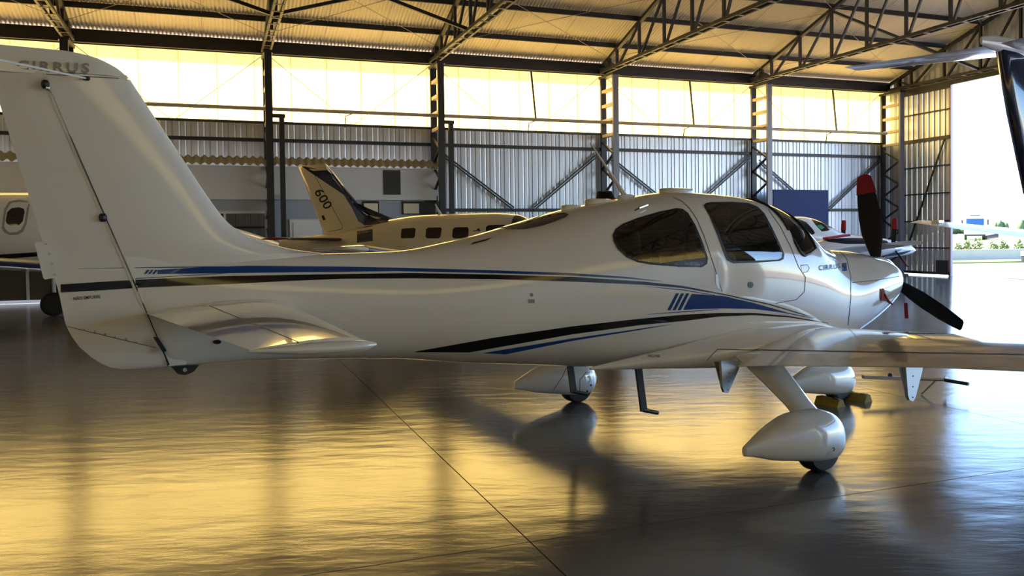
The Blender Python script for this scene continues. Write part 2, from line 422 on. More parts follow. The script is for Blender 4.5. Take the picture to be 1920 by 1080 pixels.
# purlins
for k in range(23):
    g = .7+1.5*k
    if abs(g-RIDGE) < .4: g = RIDGE-.3
    o = MB().bar(L3(BMIN, g, zroof(g)-.09), L3(-.05, g, zroof(g)-.09), .06, .15).build('roof_purlin', M_steelframe)
    ORD = ['first', 'second', 'third', 'fourth', 'fifth', 'sixth', 'seventh', 'eighth', 'ninth', 'tenth', 'eleventh', 'twelfth']
    hobj(tag(o, (ORD[k] + ' dark steel roof purlin up from the eave over the yellow sheets') if k < 12 else (ORD[22-k] + ' dark steel roof purlin up from the eave of the opposite wall'), 'purlin', 'roof purlins'))
# roof tie rods
LVL = {.15: 'lowest', 3.75: 'middle', 6.7: 'highest'}
for i in range(0, 6):
    b1, b0 = (COLB[i]+(.33 if i == 0 else 0)), COLB[i+1]
    for g0 in (.15, 3.75, 6.7):
        for q in (0, 1):
            p, r = ((b0, g0), (b1, g0+3.4)) if q else ((b1, g0), (b0, g0+3.4))
            o = MB().tube([L3(p[0], p[1], zroof(p[1])-.2), L3(r[0], r[1], zroof(r[1])-.2)], .009, 5).build('roof_tie_rod', M_tan)
            hobj(tag(o, LVL[g0] + ' roof rod rising ' + ('to' if q else 'from') + ' the door, ' + BAY[i], 'rod', 'roof tie rods'))
    for fr in (.33, .66):
        bb = b0+(b1-b0)*fr
        o = MB().tube([L3(bb, -.1, zroof(-.1)-.06), L3(bb, 9.7, zroof(9.7)-.06)], .008, 5).build('sag_rod', M_tan)
        hobj(tag(o, 'roof sag rod ' + ('farther from' if fr < .5 else 'nearer') + ' the door, ' + BAY[i], 'rod', 'roof sag rods'))
# ---- office block built into the left bays
off = hempty('office_block', -23.6, .0)
def ob(name, b0, b1, z0, z1, g, th, m, parent=off):
    return MB().quadbox(V((b0+b1)/2+23.6, -g+th/2, (z0+z1)/2), V((b1-b0)/2, 0, 0), V(0, th/2, 0), V(0, 0, (z1-z0)/2)).build(name, m, parent)
ob('upper_wall', -48, -18.5, 2.95, 3.78, -.02, .1, M_plaster)
ob('ledge', -48, -18.62, 2.80, 2.95, .12, .3, M_plaster)
ob('lower_wall', -23.75, -18.5, 0, 2.80, -.02, .1, M_plaster2)
ob('fascia', -48, -23.75, 2.46, 2.80, -.02, .1, M_plaster2)
ob('transom', -48, -23.75, 2.40, 2.47, .02, .08, M_plaster)
gw = ob('shop_window', -48, -23.75, .1, 2.40, -.06, .04, M_glass)
for b in np.arange(-33.6, -23.7, 1.25): ob('mullion', b-.03, b+.03, .1, 2.40, .0, .06, M_plaster)
ob('dark_shutter', -20.25, -19.72, 2.97, 3.72, .0, .06, M_blackmetal)
ob('dark_panel', -18.98, -18.62, 1.6, 2.80, .0, .05, M_blackmetal)
for b0, b1 in ((-20.9, -20.4), (-19.68, -18.98)):
    wf_ = ob('window', b0, b1, 2.36, 2.77, .02, .06, M_steelframe)
    ob('pane', b0+.04, b1-(.18 if b0 > -20 else .04), 2.39, 2.70, .035, .02, mat('pane_painted_lit', (.75, .68, .45), .3), wf_).parent = wf_  # warm base colour paints the pane as if lit from inside
d_ = ob('door_frame', -23.05, -22.12, 0, 2.22, .03, .08, M_doorwhite)
ob('door_leaf', -22.95, -22.22, .02, 2.12, .05, .04, M_doorwhite, d_)
# corrugated canopy edge above the office
cn = corrugated(-48+23.6, -18.5+23.6, .22, .035, [(-.13, 4.05), (.22, 3.80)]).build('canopy_sheet', mat('dirty_sheet', (.085, .085, .08), .7, var=.3), off, True, 80)
tag(off, 'white and grey office block with ledge, door and windows under the wall sheets', 'office')
# blue board
bbd = MB().quadbox(V(0, 0, .85), V(1.22, 0, 0), V(0, .03, 0), V(0, 0, .85)).build('blue_board', M_bluepanel)
for x in (-1.0, 1.0): MB().quadbox(V(x, .0, -.75), V(.03, 0, 0), V(0, .03, 0), V(0, 0, .76)).build('leg', M_steelframe, bbd)
bbd.location = H(-4.95, .32, 1.52); bbd.rotation_euler = (0, 0, WA)
tag(bbd, 'large plain dark blue board standing against the rear wall', 'board')

# ================================================================== OUTSIDE
gp = MB().quadbox(V(0, 0, -.14), V(700, 0, 0), V(0, 700, 0), V(0, 0, .04)).build('ground', M_apron); gp.location = H(60, 10, 0)
struct(gp)
def strip(name, pts, z, m, label):
    mb = MB(); n = len(pts)
    mb.v = [(p.x, p.y, z) for p in pts]+[(p.x, p.y, -.10) for p in pts]
    mb.f = [tuple(range(n))]+[(i, (i+1) % n, n+(i+1) % n, n+i) for i in range(n)]
    return tag(mb.build(name, m), label, 'grass', None, 'stuff')
dpl = 46.0
def PG(u, d): # ground point at image column u and depth d
    r = ray(u, 430); t = d/r.dot(CF); p = CO+r*t; return V(p.x, p.y, 0)
strip('grass_strip', [PG(1650, 43.0), PG(2300, 46.5), PG(2300, 49.3), PG(1650, 46.1)], -.02, M_grass, 'bright mown grass strip in front of the low planter wall')
strip('grass_field', [PG(1500, 150), PG(2900, 120), PG(3200, 420), PG(1300, 420)], -.03, M_grass, 'wide sunlit grass field beyond the taxiway')
pw = MB(); a, b_ = PG(1650, 46.6), PG(2300, 49.8)
pw.bar(a+V(0, 0, .22), b_+V(0, 0, .22), .35, .68)
pwo = tag(pw.build('planter_wall', M_planter), 'long low concrete planter wall across the apron', 'planter')
def bush(u, d, hgt, wid, label):
    c = PG(u, d); mb = MB(); rnd = random.Random(int(u))
    for k in range(260):
        th = rnd.uniform(0, 6.28); rr = wid*math.sqrt(rnd.random()); z = (hgt+.6)*(.25+.75*rnd.random())*(1-.4*(rr/wid)**2)
        p = V(rr*math.cos(th), rr*math.sin(th), z+.15); n = V(rnd.gauss(0, 1), rnd.gauss(0, 1), rnd.gauss(0, 1)).normalized()
        t = n.orthogonal().normalized(); bt = n.cross(t); s = rnd.uniform(.05, .11); i = len(mb.v)
        mb.v += [tuple(p-t*s), tuple(p+bt*s*.5), tuple(p+t*s), tuple(p-bt*s*.5)]; mb.f.append((i, i+1, i+2, i+3))
    root = empty('bush', c+V(0, 0, -.1))
    mb.build('foliage', M_leaf, root); MB().tube([V(0, 0, 0), V(0, 0, .8)], .03, 6).build('stem', M_planter, root)
    tag(root, label, 'bush', 'bushes in the planter')
for u, hg, wd, lb in ((1797, .35, .22, 'small sparse bush at the start of the planter row'), (1815, .45, .26, 'medium leafy bush beside the largest planter bush'), (1834, .65, .32, 'tallest dense bush in the concrete planter'),
                      (1862, .42, .28, 'low bush in the middle of the planter row'), (1882, .42, .28, 'low spreading bush next to a gap in the planter row'), (1910, .45, .28, 'small separate bush at the end of the planter row')):
    bush(u, 49.0+(u-1800)*.005, hg, wd, lb)
sg = MB().quadbox(V(0, 0, .45), V(.25, 0, 0), V(0, .12, 0), V(0, 0, .12)).build('apron_marker', M_doorwhite); MB().quadbox(V(0, 0, .16), V(.22, 0, 0), V(0, .1, 0), V(0, 0, .26)).build('marker_base', M_blackmetal, sg)
sg.location = PG(1925, 44)+V(0, 0, -.05); tag(sg, 'small white topped block standing before the planter wall', 'block')
for k, (u, d, hh, ww) in enumerate(((1700, 430, 8, 30), (1800, 430, 6.5, 22), (1875, 430, 8, 9), (1918, 430, 8.5, 9), (1985, 430, 7, 16), (2070, 430, 9, 24), (2170, 430, 8, 30))):
    c = PG(u, d); mb = MB(); rnd = random.Random(k)
    for q in range(9): mb.sphere((rnd.uniform(-ww, ww)*.3, rnd.uniform(-3, 3), hh*rnd.uniform(.3, .5)), ww*.2, 4, hh*rnd.uniform(.35, .5), 10, 6)
    o = mb.build('far_tree_row', M_tree, None, True, 80); o.location = c; o.rotation_euler = (0, 0, -.45)
    tag(o, 'distant hazy dark green tree clump on the horizon', 'trees', 'distant trees')
# tanker truck
tk = empty('tank_truck', PG(1828, 150), -.5); tk.scale = (1.4, 1.4, 1.4)
def tb(nm, x0, x1, y0, y1, z0, z1, m, par=tk): return MB().quadbox(V((x0+x1)/2, (y0+y1)/2, (z0+z1)/2), V((x1-x0)/2, 0, 0), V(0, (y1-y0)/2, 0), V(0, 0, (z1-z0)/2)).build(nm, m, par)
cab = tb('cab', -1.25, 1.25, -.9, .9, .7, 3.1, M_truck); tb('windscreen', -1.0, 1.0, -.93, -.9, 1.75, 2.75, M_truckglass, cab)
tb('light_bar', -.6, .6, -.5, -.2, 3.1, 3.25, M_blackmetal, cab)
for x in (-1.45, 1.45): tb('mirror', x-.1, x+.1, -.9, -.75, 1.9, 2.6, M_blackmetal, cab)
MB().tube([V(0, 1.1, 1.9), V(0, 6.5, 1.9)], 1.1, 16).build('tank', M_truck, tk, True)
tb('chassis', -1.1, 1.1, -.8, 6.6, .5, .8, M_blackmetal)
for y in (0, 4.5, 5.6):
    for x in (-1.05, 1.05): MB().tube([V(x-.14, y, .45), V(x+.14, y, .45)], .48, 14).build('wheel', M_rubber, tk)
tag(tk, 'white tanker truck with blue windscreen parked far out on the airfield', 'truck')
mast = MB().tube([PG(1898, 300)+V(0, 0, 0), PG(1898, 300)+V(0, 0, 7.5)], [.12, .05], 6).build('radio_mast', M_grey); tag(mast, 'thin distant mast rising above the far trees', 'mast')

# ================================================================== AIRCRAFT HELPERS
def pchip(x, y, q):
    h = np.diff(x); d = np.diff(y)/h; m = np.zeros_like(y)
    for i in range(1, len(x)-1):
        if d[i-1]*d[i] > 0:
            w1 = 2*h[i]+h[i-1]; w2 = h[i]+2*h[i-1]; m[i] = (w1+w2)/(w1/d[i-1]+w2/d[i])
    m[0] = d[0]; m[-1] = d[-1]
    i = np.clip(np.searchsorted(x, q)-1, 0, len(x)-2); t = (q-x[i])/h[i]
    return (2*t**3-3*t**2+1)*y[i]+(t**3-2*t**2+t)*h[i]*m[i]+(-2*t**3+3*t**2)*y[i+1]+(t**3-t**2)*h[i]*m[i+1]
class Hull:
    """lofted body: stations (s, ztop, zbot, halfwidth, centre fraction, exponent below, exponent above)"""
    def __init__(self, st, ns=150, nt=64, sig=.05, ends=True):
        st = np.array(st, float); self.s0, self.s1 = st[0, 0], st[-1, 0]
        q = np.linspace(self.s0, self.s1, 700); A_ = [pchip(st[:, 0], st[:, k], q) for k in range(1, 7)]
        dq = q[1]-q[0]
        for i, mul in enumerate((1, 1, 2.2, 3.5, 3.5, 3.5)):
            k = int(3*sig*mul/dq)
            if k > 0:
                ker = np.exp(-.5*(np.arange(-k, k+1)*dq/(sig*mul))**2); ker /= ker.sum()
                # pad antisymmetrically so that the ends stay put
                a = A_[i]; L = 2*a[0]-a[1:k+1][::-1]; R = 2*a[-1]-a[-k-1:-1][::-1]
                A_[i] = np.convolve(np.concatenate([L, a, R]), ker, 'valid')
        self.q = q; self.A = A_; self.ns = ns; self.nt = nt
    def at(self, s, th):
        zt, zb, w_, fr, nb, ntp = [float(np.interp(s, self.q, a)) for a in self.A]
        zc = zb+(zt-zb)*fr; cs, sn = math.cos(th), math.sin(th); n = ntp if sn >= 0 else nb
        y = w_*math.copysign(abs(cs)**(2/n), cs); z = zc+((zt-zc) if sn >= 0 else (zc-zb))*math.copysign(abs(sn)**(2/n), sn)
        return V(s, y, z)
    def mesh(self, s0=None, s1=None):
        s0 = self.s0 if s0 is None else s0; s1 = self.s1 if s1 is None else s1
        # denser near the nose
        u = np.linspace(0, 1, self.ns); ss = s0+(s1-s0)*(1-(1-u)**1.35)
        T = [2*math.pi*k/self.nt for k in range(self.nt)]
        return MB().loft([[self.at(s, t) for t in T] for s in ss])
def airfoil(n=14, up=1., lo=.45):
    """closed unit loop: x from 0 (front) to 1, heights for unit upper and lower thickness"""
    pts = []
    xs = [.5*(1-math.cos(math.pi*k/n)) for k in range(n+1)]
    shp = lambda x: (2.969*math.sqrt(x)-1.26*x-3.516*x*x+2.843*x**3-1.036*x**4)   # ~1 at its crest
    for x in reversed(xs): pts.append((x, up*shp(x)))
    for x in xs[1:-1]: pts.append((x, -lo*shp(x)))
    pts.append((1.0, -.004))
    return pts
def wing_mesh(secs, n=14, x0=0., x1=1.):
    """secs: (y, s_le, s_te, z_le, z_te, upper, lower) heights in metres"""
    rings = []
    for y, sl_, st_, zl, zt, up, lo in secs:
        rings.append([V(sl_+(st_-sl_)*x, y, zl+(zt-zl)*x+h) for x, h in airfoil(n, up, lo)])
    return MB().loft(rings)
def mirror(mb):
    m2 = MB(); m2.v = [(x, -y, z) for x, y, z in mb.v]; m2.f = [tuple(reversed(f)) for f in mb.f]; return m2
def bvh_of(mbs):
    v = []; f = []
    for mb in mbs:
        i = len(v); v += [Vector(p) for p in mb.v]; f += [tuple(i+k for k in q) for q in mb.f]
    return BVHTree.FromPolygons(v, f)
class Caster:
    """places points seen at a pixel onto a body standing in the scene (body-local coordinates)"""
    def __init__(self, origin, rz, bvh):
        self.o = Vector(origin); self.R = Matrix.Rotation(-rz, 3, 'Z'); self.b = bvh; self.co = self.R @ (CO-self.o)
    def __call__(self, u, v, off=.002):
        d = (self.R @ ray(u, v)).normalized()
        loc, nor, _, _ = self.b.ray_cast(self.co, d)
        if loc is None: return None
        if nor.dot(d) > 0: nor = -nor
        return loc + nor*off
    def patch(self, poly, off=.002, rings=7):
        """filled outline in pixels -> mesh lying on the body"""
        cx = sum(p[0] for p in poly)/len(poly); cy = sum(p[1] for p in poly)/len(poly)
        P = []
        for i, p in enumerate(poly):
            q = poly[(i+1) % len(poly)]; k = max(1, int(math.hypot(q[0]-p[0], q[1]-p[1])/5))
            P += [(p[0]+(q[0]-p[0])*j/k, p[1]+(q[1]-p[1])*j/k) for j in range(k)]
        mb = MB(); n = len(P); ok = True; last = None
        for r in range(rings):
            f = 1-r/(rings) if r < rings else 0
            for x, y in P:
                h = None; g_ = f
                while h is None and g_ > .02:
                    h = self(cx+(x-cx)*g_, cy+(y-cy)*g_, off); g_ *= .97
                if h is None: h = last
                last = h; mb.v.append(tuple(h))
        c = self(cx, cy, off); mb.v.append(tuple(c if c else last))
        for r in range(rings-1):
            for j in range(n): mb.f.append((r*n+j, r*n+(j+1) % n, (r+1)*n+(j+1) % n, (r+1)*n+j))
        for j in range(n): mb.f.append(((rings-1)*n+j, (rings-1)*n+(j+1) % n, rings*n))
        return mb
    def band(self, top, bot, off=.002, step=6, rows=4):
        """strip between two pixel polylines given as (x,y) with increasing x"""
        x0 = max(top[0][0], bot[0][0]); x1 = min(top[-1][0], bot[-1][0]); n = max(2, int((x1-x0)/step))
        tx, ty = zip(*top); bx, by = zip(*bot); mb = MB(); cols = []
        for k in range(n+1):
            x = x0+(x1-x0)*k/n; a = np.interp(x, tx, ty); b = np.interp(x, bx, by); c = []
            for r in range(rows+1):
                h = self(x, a+(b-a)*r/rows, off)
                if h is None: c = None; break
                c.append(h)
            if c is None: cols.append(None); continue
            cols.append(len(mb.v)); mb.v += [tuple(p) for p in c]
        for k in range(n):
            if cols[k] is None or cols[k+1] is None: continue
            for r in range(rows): mb.f.append((cols[k]+r, cols[k+1]+r, cols[k+1]+r+1, cols[k]+r+1))
        return mb
    def line(self, pts, wpx=1.3, off=.0015):
        P = []
        for i in range(len(pts)-1):
            p, q = pts[i], pts[i+1]; k = max(1, int(math.hypot(q[0]-p[0], q[1]-p[1])/6))
            P += [(p[0]+(q[0]-p[0])*j/k, p[1]+(q[1]-p[1])*j/k) for j in range(k)]
        P.append(pts[-1]); mb = MB(); idx = []
        for i, p in enumerate(P):
            a, b = P[max(0, i-1)], P[min(len(P)-1, i+1)]; dx, dy = b[0]-a[0], b[1]-a[1]; L = math.hypot(dx, dy) or 1
            nx, ny = -dy/L*wpx/2, dx/L*wpx/2; h1 = self(p[0]+nx, p[1]+ny, off); h2 = self(p[0]-nx, p[1]-ny, off)
            if h1 is None or h2 is None: idx.append(None); continue
            idx.append(len(mb.v)); mb.v += [tuple(h1), tuple(h2)]
        for i in range(len(P)-1):
            if idx[i] is not None and idx[i+1] is not None: mb.f.append((idx[i], idx[i+1], idx[i+1]+1, idx[i]+1))
        return mb
    def text(self, string, p0, p1, hpx, spacing=1.0, off=.005, slant=0, updir=None, bold=.012):
        """lettering between two baseline pixels, hpx tall"""
        cu = bpy.data.curves.new('lettering', 'FONT'); cu.body = string; cu.space_character = spacing; cu.resolution_u = 3; cu.offset = bold
        ob_ = bpy.data.objects.new('lettering', cu); COL.objects.link(ob_)
        bpy.context.view_layer.update()
        me = bpy.data.meshes.new_from_object(ob_.evaluated_get(bpy.context.evaluated_depsgraph_get()))
        bpy.data.objects.remove(ob_, do_unlink=True)
        bm = bmesh.new(); bm.from_mesh(me); bmesh.ops.triangulate(bm, faces=bm.faces)
        bmesh.ops.subdivide_edges(bm, edges=[e for e in bm.edges if e.calc_length() > .12], cuts=4, use_grid_fill=True); bmesh.ops.triangulate(bm, faces=bm.faces); bm.verts.index_update()
        xs = [v.co.x for v in bm.verts]; ys = [v.co.y for v in bm.verts]; x0, x1, y0 = min(xs), max(xs), 0; y1 = .70
        dx, dy = p1[0]-p0[0], p1[1]-p0[1]; L = math.hypot(dx, dy); ux, uy = (dy/L, -dx/L) if updir is None else updir
        mb = MB(); last = None
        for v in bm.verts:
            a = (v.co.x-x0)/(x1-x0); b = (v.co.y-y0)/(y1-y0); a2 = a+slant*b
            h = self(p0[0]+dx*a2+ux*hpx*b, p0[1]+dy*a2+uy*hpx*b, off); h = h or last; last = h; mb.v.append(tuple(h))
        mb.f = [tuple(v.index for v in f.verts) for f in bm.faces]; bm.free(); bpy.data.meshes.remove(me)
        return mb
def both(mb, name, m, parent, smooth=True):
    o = mb.build(name, m, parent, smooth, 60); o2 = mirror(mb).build(name, m, parent, smooth, 60); return o, o2

# ================================================================== THE SINGLE-ENGINE AIRCRAFT IN FRONT
AX = math.radians(31.3)
N0 = ground(1575, 752)                         # nose wheel on the floor
plane = empty('light_aircraft', N0, AX)
tag(plane, 'white low wing single engine aircraft with blue and black side stripes', 'aircraft')
RA = Matrix.Rotation(AX, 3, 'Z')
def onY(u, v, y):                               # body-local point seen at a pixel, on the vertical plane y
    p = hit(u, v, N0 + RA @ V(0, y, 0), RA @ V(0, 1, 0)); return RA.transposed() @ (p-N0)
ST = [(-6.30,1.54,1.30,.030,.50,2.15,2.15),(-6.12,1.545,.907,.060,.50,2.15,2.15),(-5.7,1.550,.903,.125,.50,2.15,2.15),(-5.2,1.552,.874,.20,.50,2.15,2.15),
 (-4.7,1.557,.833,.285,.50,2.18,2.16),(-4.2,1.628,.762,.375,.49,2.3,2.22),(-3.7,1.741,.705,.455,.49,2.35,2.3),(-3.2,1.862,.643,.53,.50,2.35,2.38),
 (-2.7,1.941,.590,.583,.51,2.35,2.45),(-2.2,2.000,.550,.612,.52,2.35,2.45),(-1.7,1.984,.533,.629,.52,2.35,2.38),(-1.28,1.933,.520,.638,.51,2.35,2.2),
 (-1.0,1.850,.510,.623,.50,2.35,1.95),(-.75,1.668,.512,.602,.51,2.35,1.88),(-.5,1.540,.545,.580,.53,2.35,1.94),(-.27,1.497,.640,.568,.54,2.35,1.98),
 (0,1.472,.740,.528,.55,2.35,2.05),(.2,1.436,.825,.480,.56,2.35,2.2),(.35,1.405,.912,.442,.56,2.35,2.25),(.45,1.345,.975,.405,.56,2.35,2.3),
 (.50,1.270,.990,.300,.56,2.35,2.33),(.56,1.19,1.049,.170,.56,2.35,2.35)]
hull = Hull(ST, ns=400, nt=200, sig=.035)
hm = hull.mesh()
HB_ = Caster(N0, AX, bvh_of([hm]))
# --- fin and rudder
LE = [(1.45,-4.75),(1.552,-5.15),(1.582,-5.36),(1.622,-5.525),(1.663,-5.63),(1.736,-5.74),(1.804,-5.80),(1.938,-5.89),(2.109,-5.995),(2.247,-6.08),(2.367,-6.156),(2.47,-6.219),(2.578,-6.285)]
HN = [(.90,-6.113),(1.065,-6.165),(1.503,-6.325),(1.924,-6.485),(2.578,-6.722)]
TE = [(.90,-6.15),(.915,-6.36),(.933,-6.43),(.98,-6.50),(1.078,-6.59),(1.186,-6.639),(1.374,-6.668),(1.666,-6.743),(1.921,-6.803),(2.382,-6.92),(2.578,-6.965),(2.705,-6.99)]
def ip(tab, z): return float(np.interp(z, [t[0] for t in tab], [t[1] for t in tab]))
def half_thick(z): return float(np.interp(z, [.9, 1.3, 1.55, 1.8, 2.6, 2.7], [.05, .062, .066, .062, .045, .03]))
shp = lambda x: (2.969*math.sqrt(max(x, 0))-1.26*x-3.516*x*x+2.843*x**3-1.036*x**4)
def fin_ring(z, s_front, s_back, le, te, n=16):
    pts = []
    for side in (1, -1):
        for k in range(n+1):
            a = k/n; a = a*a if s_front == le else a
            s = s_front+(s_back-s_front)*(a if side == 1 else 0)
            if side == -1:
                a = (n-k)/n; a = a*a if s_front == le else a; s = s_front+(s_back-s_front)*a
            x = (le-s)/(le-te); pts.append(V(s, side*half_thick(z)*max(shp(min(1, x)), .02), z))
    return pts
zs = [1.40+.04*k for k in range(5)]+list(np.linspace(1.56, 2.572, 44))
fin = MB().loft([fin_ring(z, ip(LE, z), ip(HN, z)+.004, ip(LE, z), ip(TE, z)) for z in zs])
fin.build('tail_fin', M_white, plane, True, 50)
LE2 = lambda z: ip(LE, z) if z > 1.60 else -5.40
zr = [.905, .915, .93, .96, 1.0, 1.06]+list(np.linspace(1.12, 2.572, 34))
rud = MB().loft([fin_ring(z, ip(HN, z)-.003, ip(TE, z), LE2(z), ip(TE, z)-.002) for z in zr])
rud_o = rud.build('rudder', M_white, plane, True, 50)
horn_le = [(2.578,-6.285),(2.605,-6.315),(2.632,-6.347),(2.66,-6.40),(2.682,-6.455),(2.697,-6.53),(2.705,-6.62)]
zh = [2.580, 2.59, 2.605, 2.62, 2.635, 2.65, 2.665, 2.68, 2.69, 2.698, 2.704]
def horn_ring(z):
    f = max(.05, 1-((z-2.578)/.13)**3); r = fin_ring(z, ip(horn_le, z), ip(TE, z), ip(horn_le, z), ip(TE, z)-.002)
    return [V(p.x, p.y*f, p.z) for p in r]
horn = MB().loft([horn_ring(z) for z in zh])
horn.build('rudder_horn', M_white, plane, True, 50)
# lower rear closing piece between fuselage and rudder
tc = MB().loft([[V(p.x, p.y*.72, p.z) for p in fin_ring(z, -6.02, ip(HN, z)+.004, -5.55, -6.9)] for z in np.linspace(.915, 1.56, 14)])
tc.build('tail_cone', M_white, plane, True, 50)
MB().loft([[V(ip(HN, z)+a, q*half_thick(z)*.55, z) for a, q in ((.02, -1), (.02, 1), (-.02, 1), (-.02, -1))] for z in np.linspace(.93, 2.57, 12)]).build('hinge_strip', M_white2, plane)
MB().loft([[V(a, q*.028, z) for a, q in ((-6.30, -1), (-6.30, 1), (-6.93, 1), (-6.93, -1))] for z in (2.560, 2.592)]).build('horn_joint', M_white2, plane)
TB = Caster(N0, AX, bvh_of([fin, rud, horn, hm, tc]))
# rudder trim tab, skid, hinges
def plate(pix, y, th, name, m, parent=plane):
    P = [onY(u, v, y) for u, v in pix]; n = len(P); mb = MB()
    mb.v = [tuple(p+V(0, th/2, 0)) for p in P]+[tuple(p-V(0, th/2, 0)) for p in P]
    mb.f = [tuple(range(n)), tuple(reversed(range(n, 2*n)))]+[(i, (i+1) % n, n+(i+1) % n, n+i) for i in range(n)]
    return mb.build(name, m, parent)
tab = plate([(65, 457), (68, 454), (86, 453), (107, 520), (84, 524), (81, 521)], -.02, .008, 'trim_tab', M_white2, rud_o)
for u, v in ((87, 457), (93, 476), (99, 495), (104, 515)):
    MB().sphere(onY(u, v, -.03), .006, .004, .006, 8, 5).build('rivet', M_steel, rud_o)
sk = plate([(320, 687), (373, 684), (362, 697), (347, 703), (333, 701)], 0, .02, 'tail_skid', M_blackmetal)
MB().tube([onY(346, 693, .0)+V(0, -.015, 0), onY(346, 693, .0)+V(0, .015, 0)], .012, 10).build('skid_eye', M_grey, sk)
for (u, v) in ((85, 158), (193, 408)):
    h_ = MB().sphere(onY(u, v, -.045), .022, .018, .028, 8, 5).build('rudder_hinge', M_blackmetal, plane)
for (u, v) in ((90, 165),): MB().sphere(onY(u, v, -.055), .014, .012, .014, 8, 5).build('hinge_bolt', M_steel, plane)
plate([(287, 632), (296, 632), (312, 657), (306, 662)], -.06, .012, 'rudder_lever', M_blackmetal)
for k in range(7):
    u = 159+19.5*k; v = 617+4.6*k
    p = TB(u, v, .001)
    if p: MB().sphere(p, .007, .004, .007, 8, 5).build('screw', M_steel, rud_o)
TB.line([(126, 612), (200, 630), (293, 652)], 1.1).build('seam', M_line, rud_o)
TB.line([(84, 146), (178, 362), (240, 503), (300, 643), (317, 684)], 2.0, .007).build('hinge_gap', M_line, plane)
TB.line([(80, 146), (174, 362), (236, 503), (296, 643), (312, 682)], 4.0, .003).build('hinge_edge_highlight', M_doorwhite, rud_o)  # pale strip painting the light caught on the rudder's rounded front edge
TB.line([(75, 138.5), (160, 143.5), (241, 148)], 1.4, .003).build('horn_gap', M_line, plane)
# whisker antenna on the fin
whp = [onY(162, 147, -.05), onY(80, 129.5, -.30), onY(-60, 100, -.62)]
wo = MB().tube(whp, .006, 6).build('whisker_antenna', M_white2, plane, True)
MB().sphere(whp[0], .02, .012, .014, 8, 5).build('antenna_socket', M_blackmetal, wo)
# --- tailplane
def stab(sign):
    secs = [(sign*.06, -5.40, -6.24, 1.225, 1.235, .050, .042), (sign*.35, -5.43, -6.22, 1.222, 1.233, .047, .040), (sign*1.86, -5.60, -6.085, 1.205, 1.212, .028, .024)]
    return secs
def sub_wing(secs, f0, f1, n=14):
    """piece of a wing between chord fractions"""
    rings = []
    for y, sl_, st_, zl, zt, up, lo in secs:
        r = []; xs = [f0+(f1-f0)*.5*(1-math.cos(math.pi*k/n)) for k in range(n+1)]
        for x in reversed(xs): r.append(V(sl_+(st_-sl_)*x, y, zl+(zt-zl)*x+up*shp(x)))
        for x in xs: r.append(V(sl_+(st_-sl_)*x, y, zl+(zt-zl)*x-lo*shp(x)-.0005))
        rings.append(r)
    return MB().loft(rings)
for sg_ in (-1, 1):
    st_o = sub_wing(stab(sg_), 0, .60).build('tailplane', M_white, plane, True, 50)
    sub_wing(stab(sg_), .615, 1.).build('elevator', M_white, st_o, True, 50)
    tipm = Hull([(-6.10, 1.215, 1.205, .006, .5, 2, 2), (-6.0, 1.222, 1.192, .022, .5, 2, 2), (-5.85, 1.225, 1.176, .034, .5, 2, 2), (-5.68, 1.222, 1.172, .036, .5, 2, 2), (-5.59, 1.212, 1.180, .024, .5, 2, 2), (-5.565, 1.203, 1.19, .008, .5, 2, 2)], 40, 20, .02).mesh()
    tipm.v = [(x, y+sg_*1.885, z) for x, y, z in tipm.v]
    tipm.build('stabilizer_tip', M_white, st_o, True, 60)
    rf = Hull([(-5.98, 1.262, 1.18, .02, .5, 2, 2), (-5.8, 1.29, 1.16, .045, .5, 2, 2), (-5.6, 1.285, 1.16, .05, .5, 2, 2), (-5.42, 1.255, 1.185, .03, .5, 2, 2), (-5.39, 1.23, 1.205, .008, .5, 2, 2)], 40, 20, .02).mesh()
    rf.v = [(x, y+sg_*(.15+(-x-5.4)*-.06), z) for x, y, z in rf.v]
    rf.build('root_fairing', M_white, st_o, True, 60)
# --- wings
def wing_secs(sg): return [(sg*.30, -.74, -2.39, .690, .620, .170, .075), (sg*.70, -.78, -2.35, .715, .652, .165, .07), (sg*1.2, -.83, -2.29, .765, .715, .135, .065), (sg*2.25, -.93, -2.19, .848, .832, .098, .055), (sg*4.0, -1.05, -2.08, .985, .978, .080, .045), (sg*5.70, -1.17, -1.98, 1.120, 1.118, .062, .035)]
wing_ms = {}
for sg_ in (-1, 1):
    wm = wing_mesh(wing_secs(sg_), 20); wing_ms[sg_] = wm
    w_o = wm.build('wing', M_white, plane, True, 50)
    tp = Hull([(-2.0, 1.135, 1.11, .01, .5, 2, 2), (-1.7, 1.165, 1.09, .07, .5, 2, 2), (-1.3, 1.175, 1.09, .08, .5, 2, 2), (-1.16, 1.13, 1.11, .02, .5, 2, 2)], 30, 16, .03).mesh(); tp.v = [(x, y+sg_*5.70, z) for x, y, z in tp.v]
    tp.build('wing_tip', M_white, w_o, True, 60)
    # fillet between body and wing
    fl = Hull([(-3.35, .70, .68, .01, .5, 2, 2), (-3.1, .735, .665, .04, .5, 2, 2), (-2.7, .785, .64, .085, .5, 2, 2), (-2.3, .84, .61, .14, .5, 2, 2), (-1.7, .90, .58, .18, .5, 2, 2), (-1.1, .895, .57, .16, .5, 2, 2), (-.7, .80, .60, .10, .5, 2, 2), (-.45, .70, .64, .03, .5, 2, 2)], 70, 28, .06).mesh()
    fl.v = [(x, y+sg_*float(np.interp(x, [-3.35, -2.6, -1.7, -.45], [.43, .52, .57, .52])), z) for x, y, z in fl.v]
    fl.build('wing_root_fairing', M_white, plane, True, 60)
    if sg_ == -1: flR = fl
WBR = Caster(N0, AX, bvh_of([wing_ms[-1], flR, hm]))
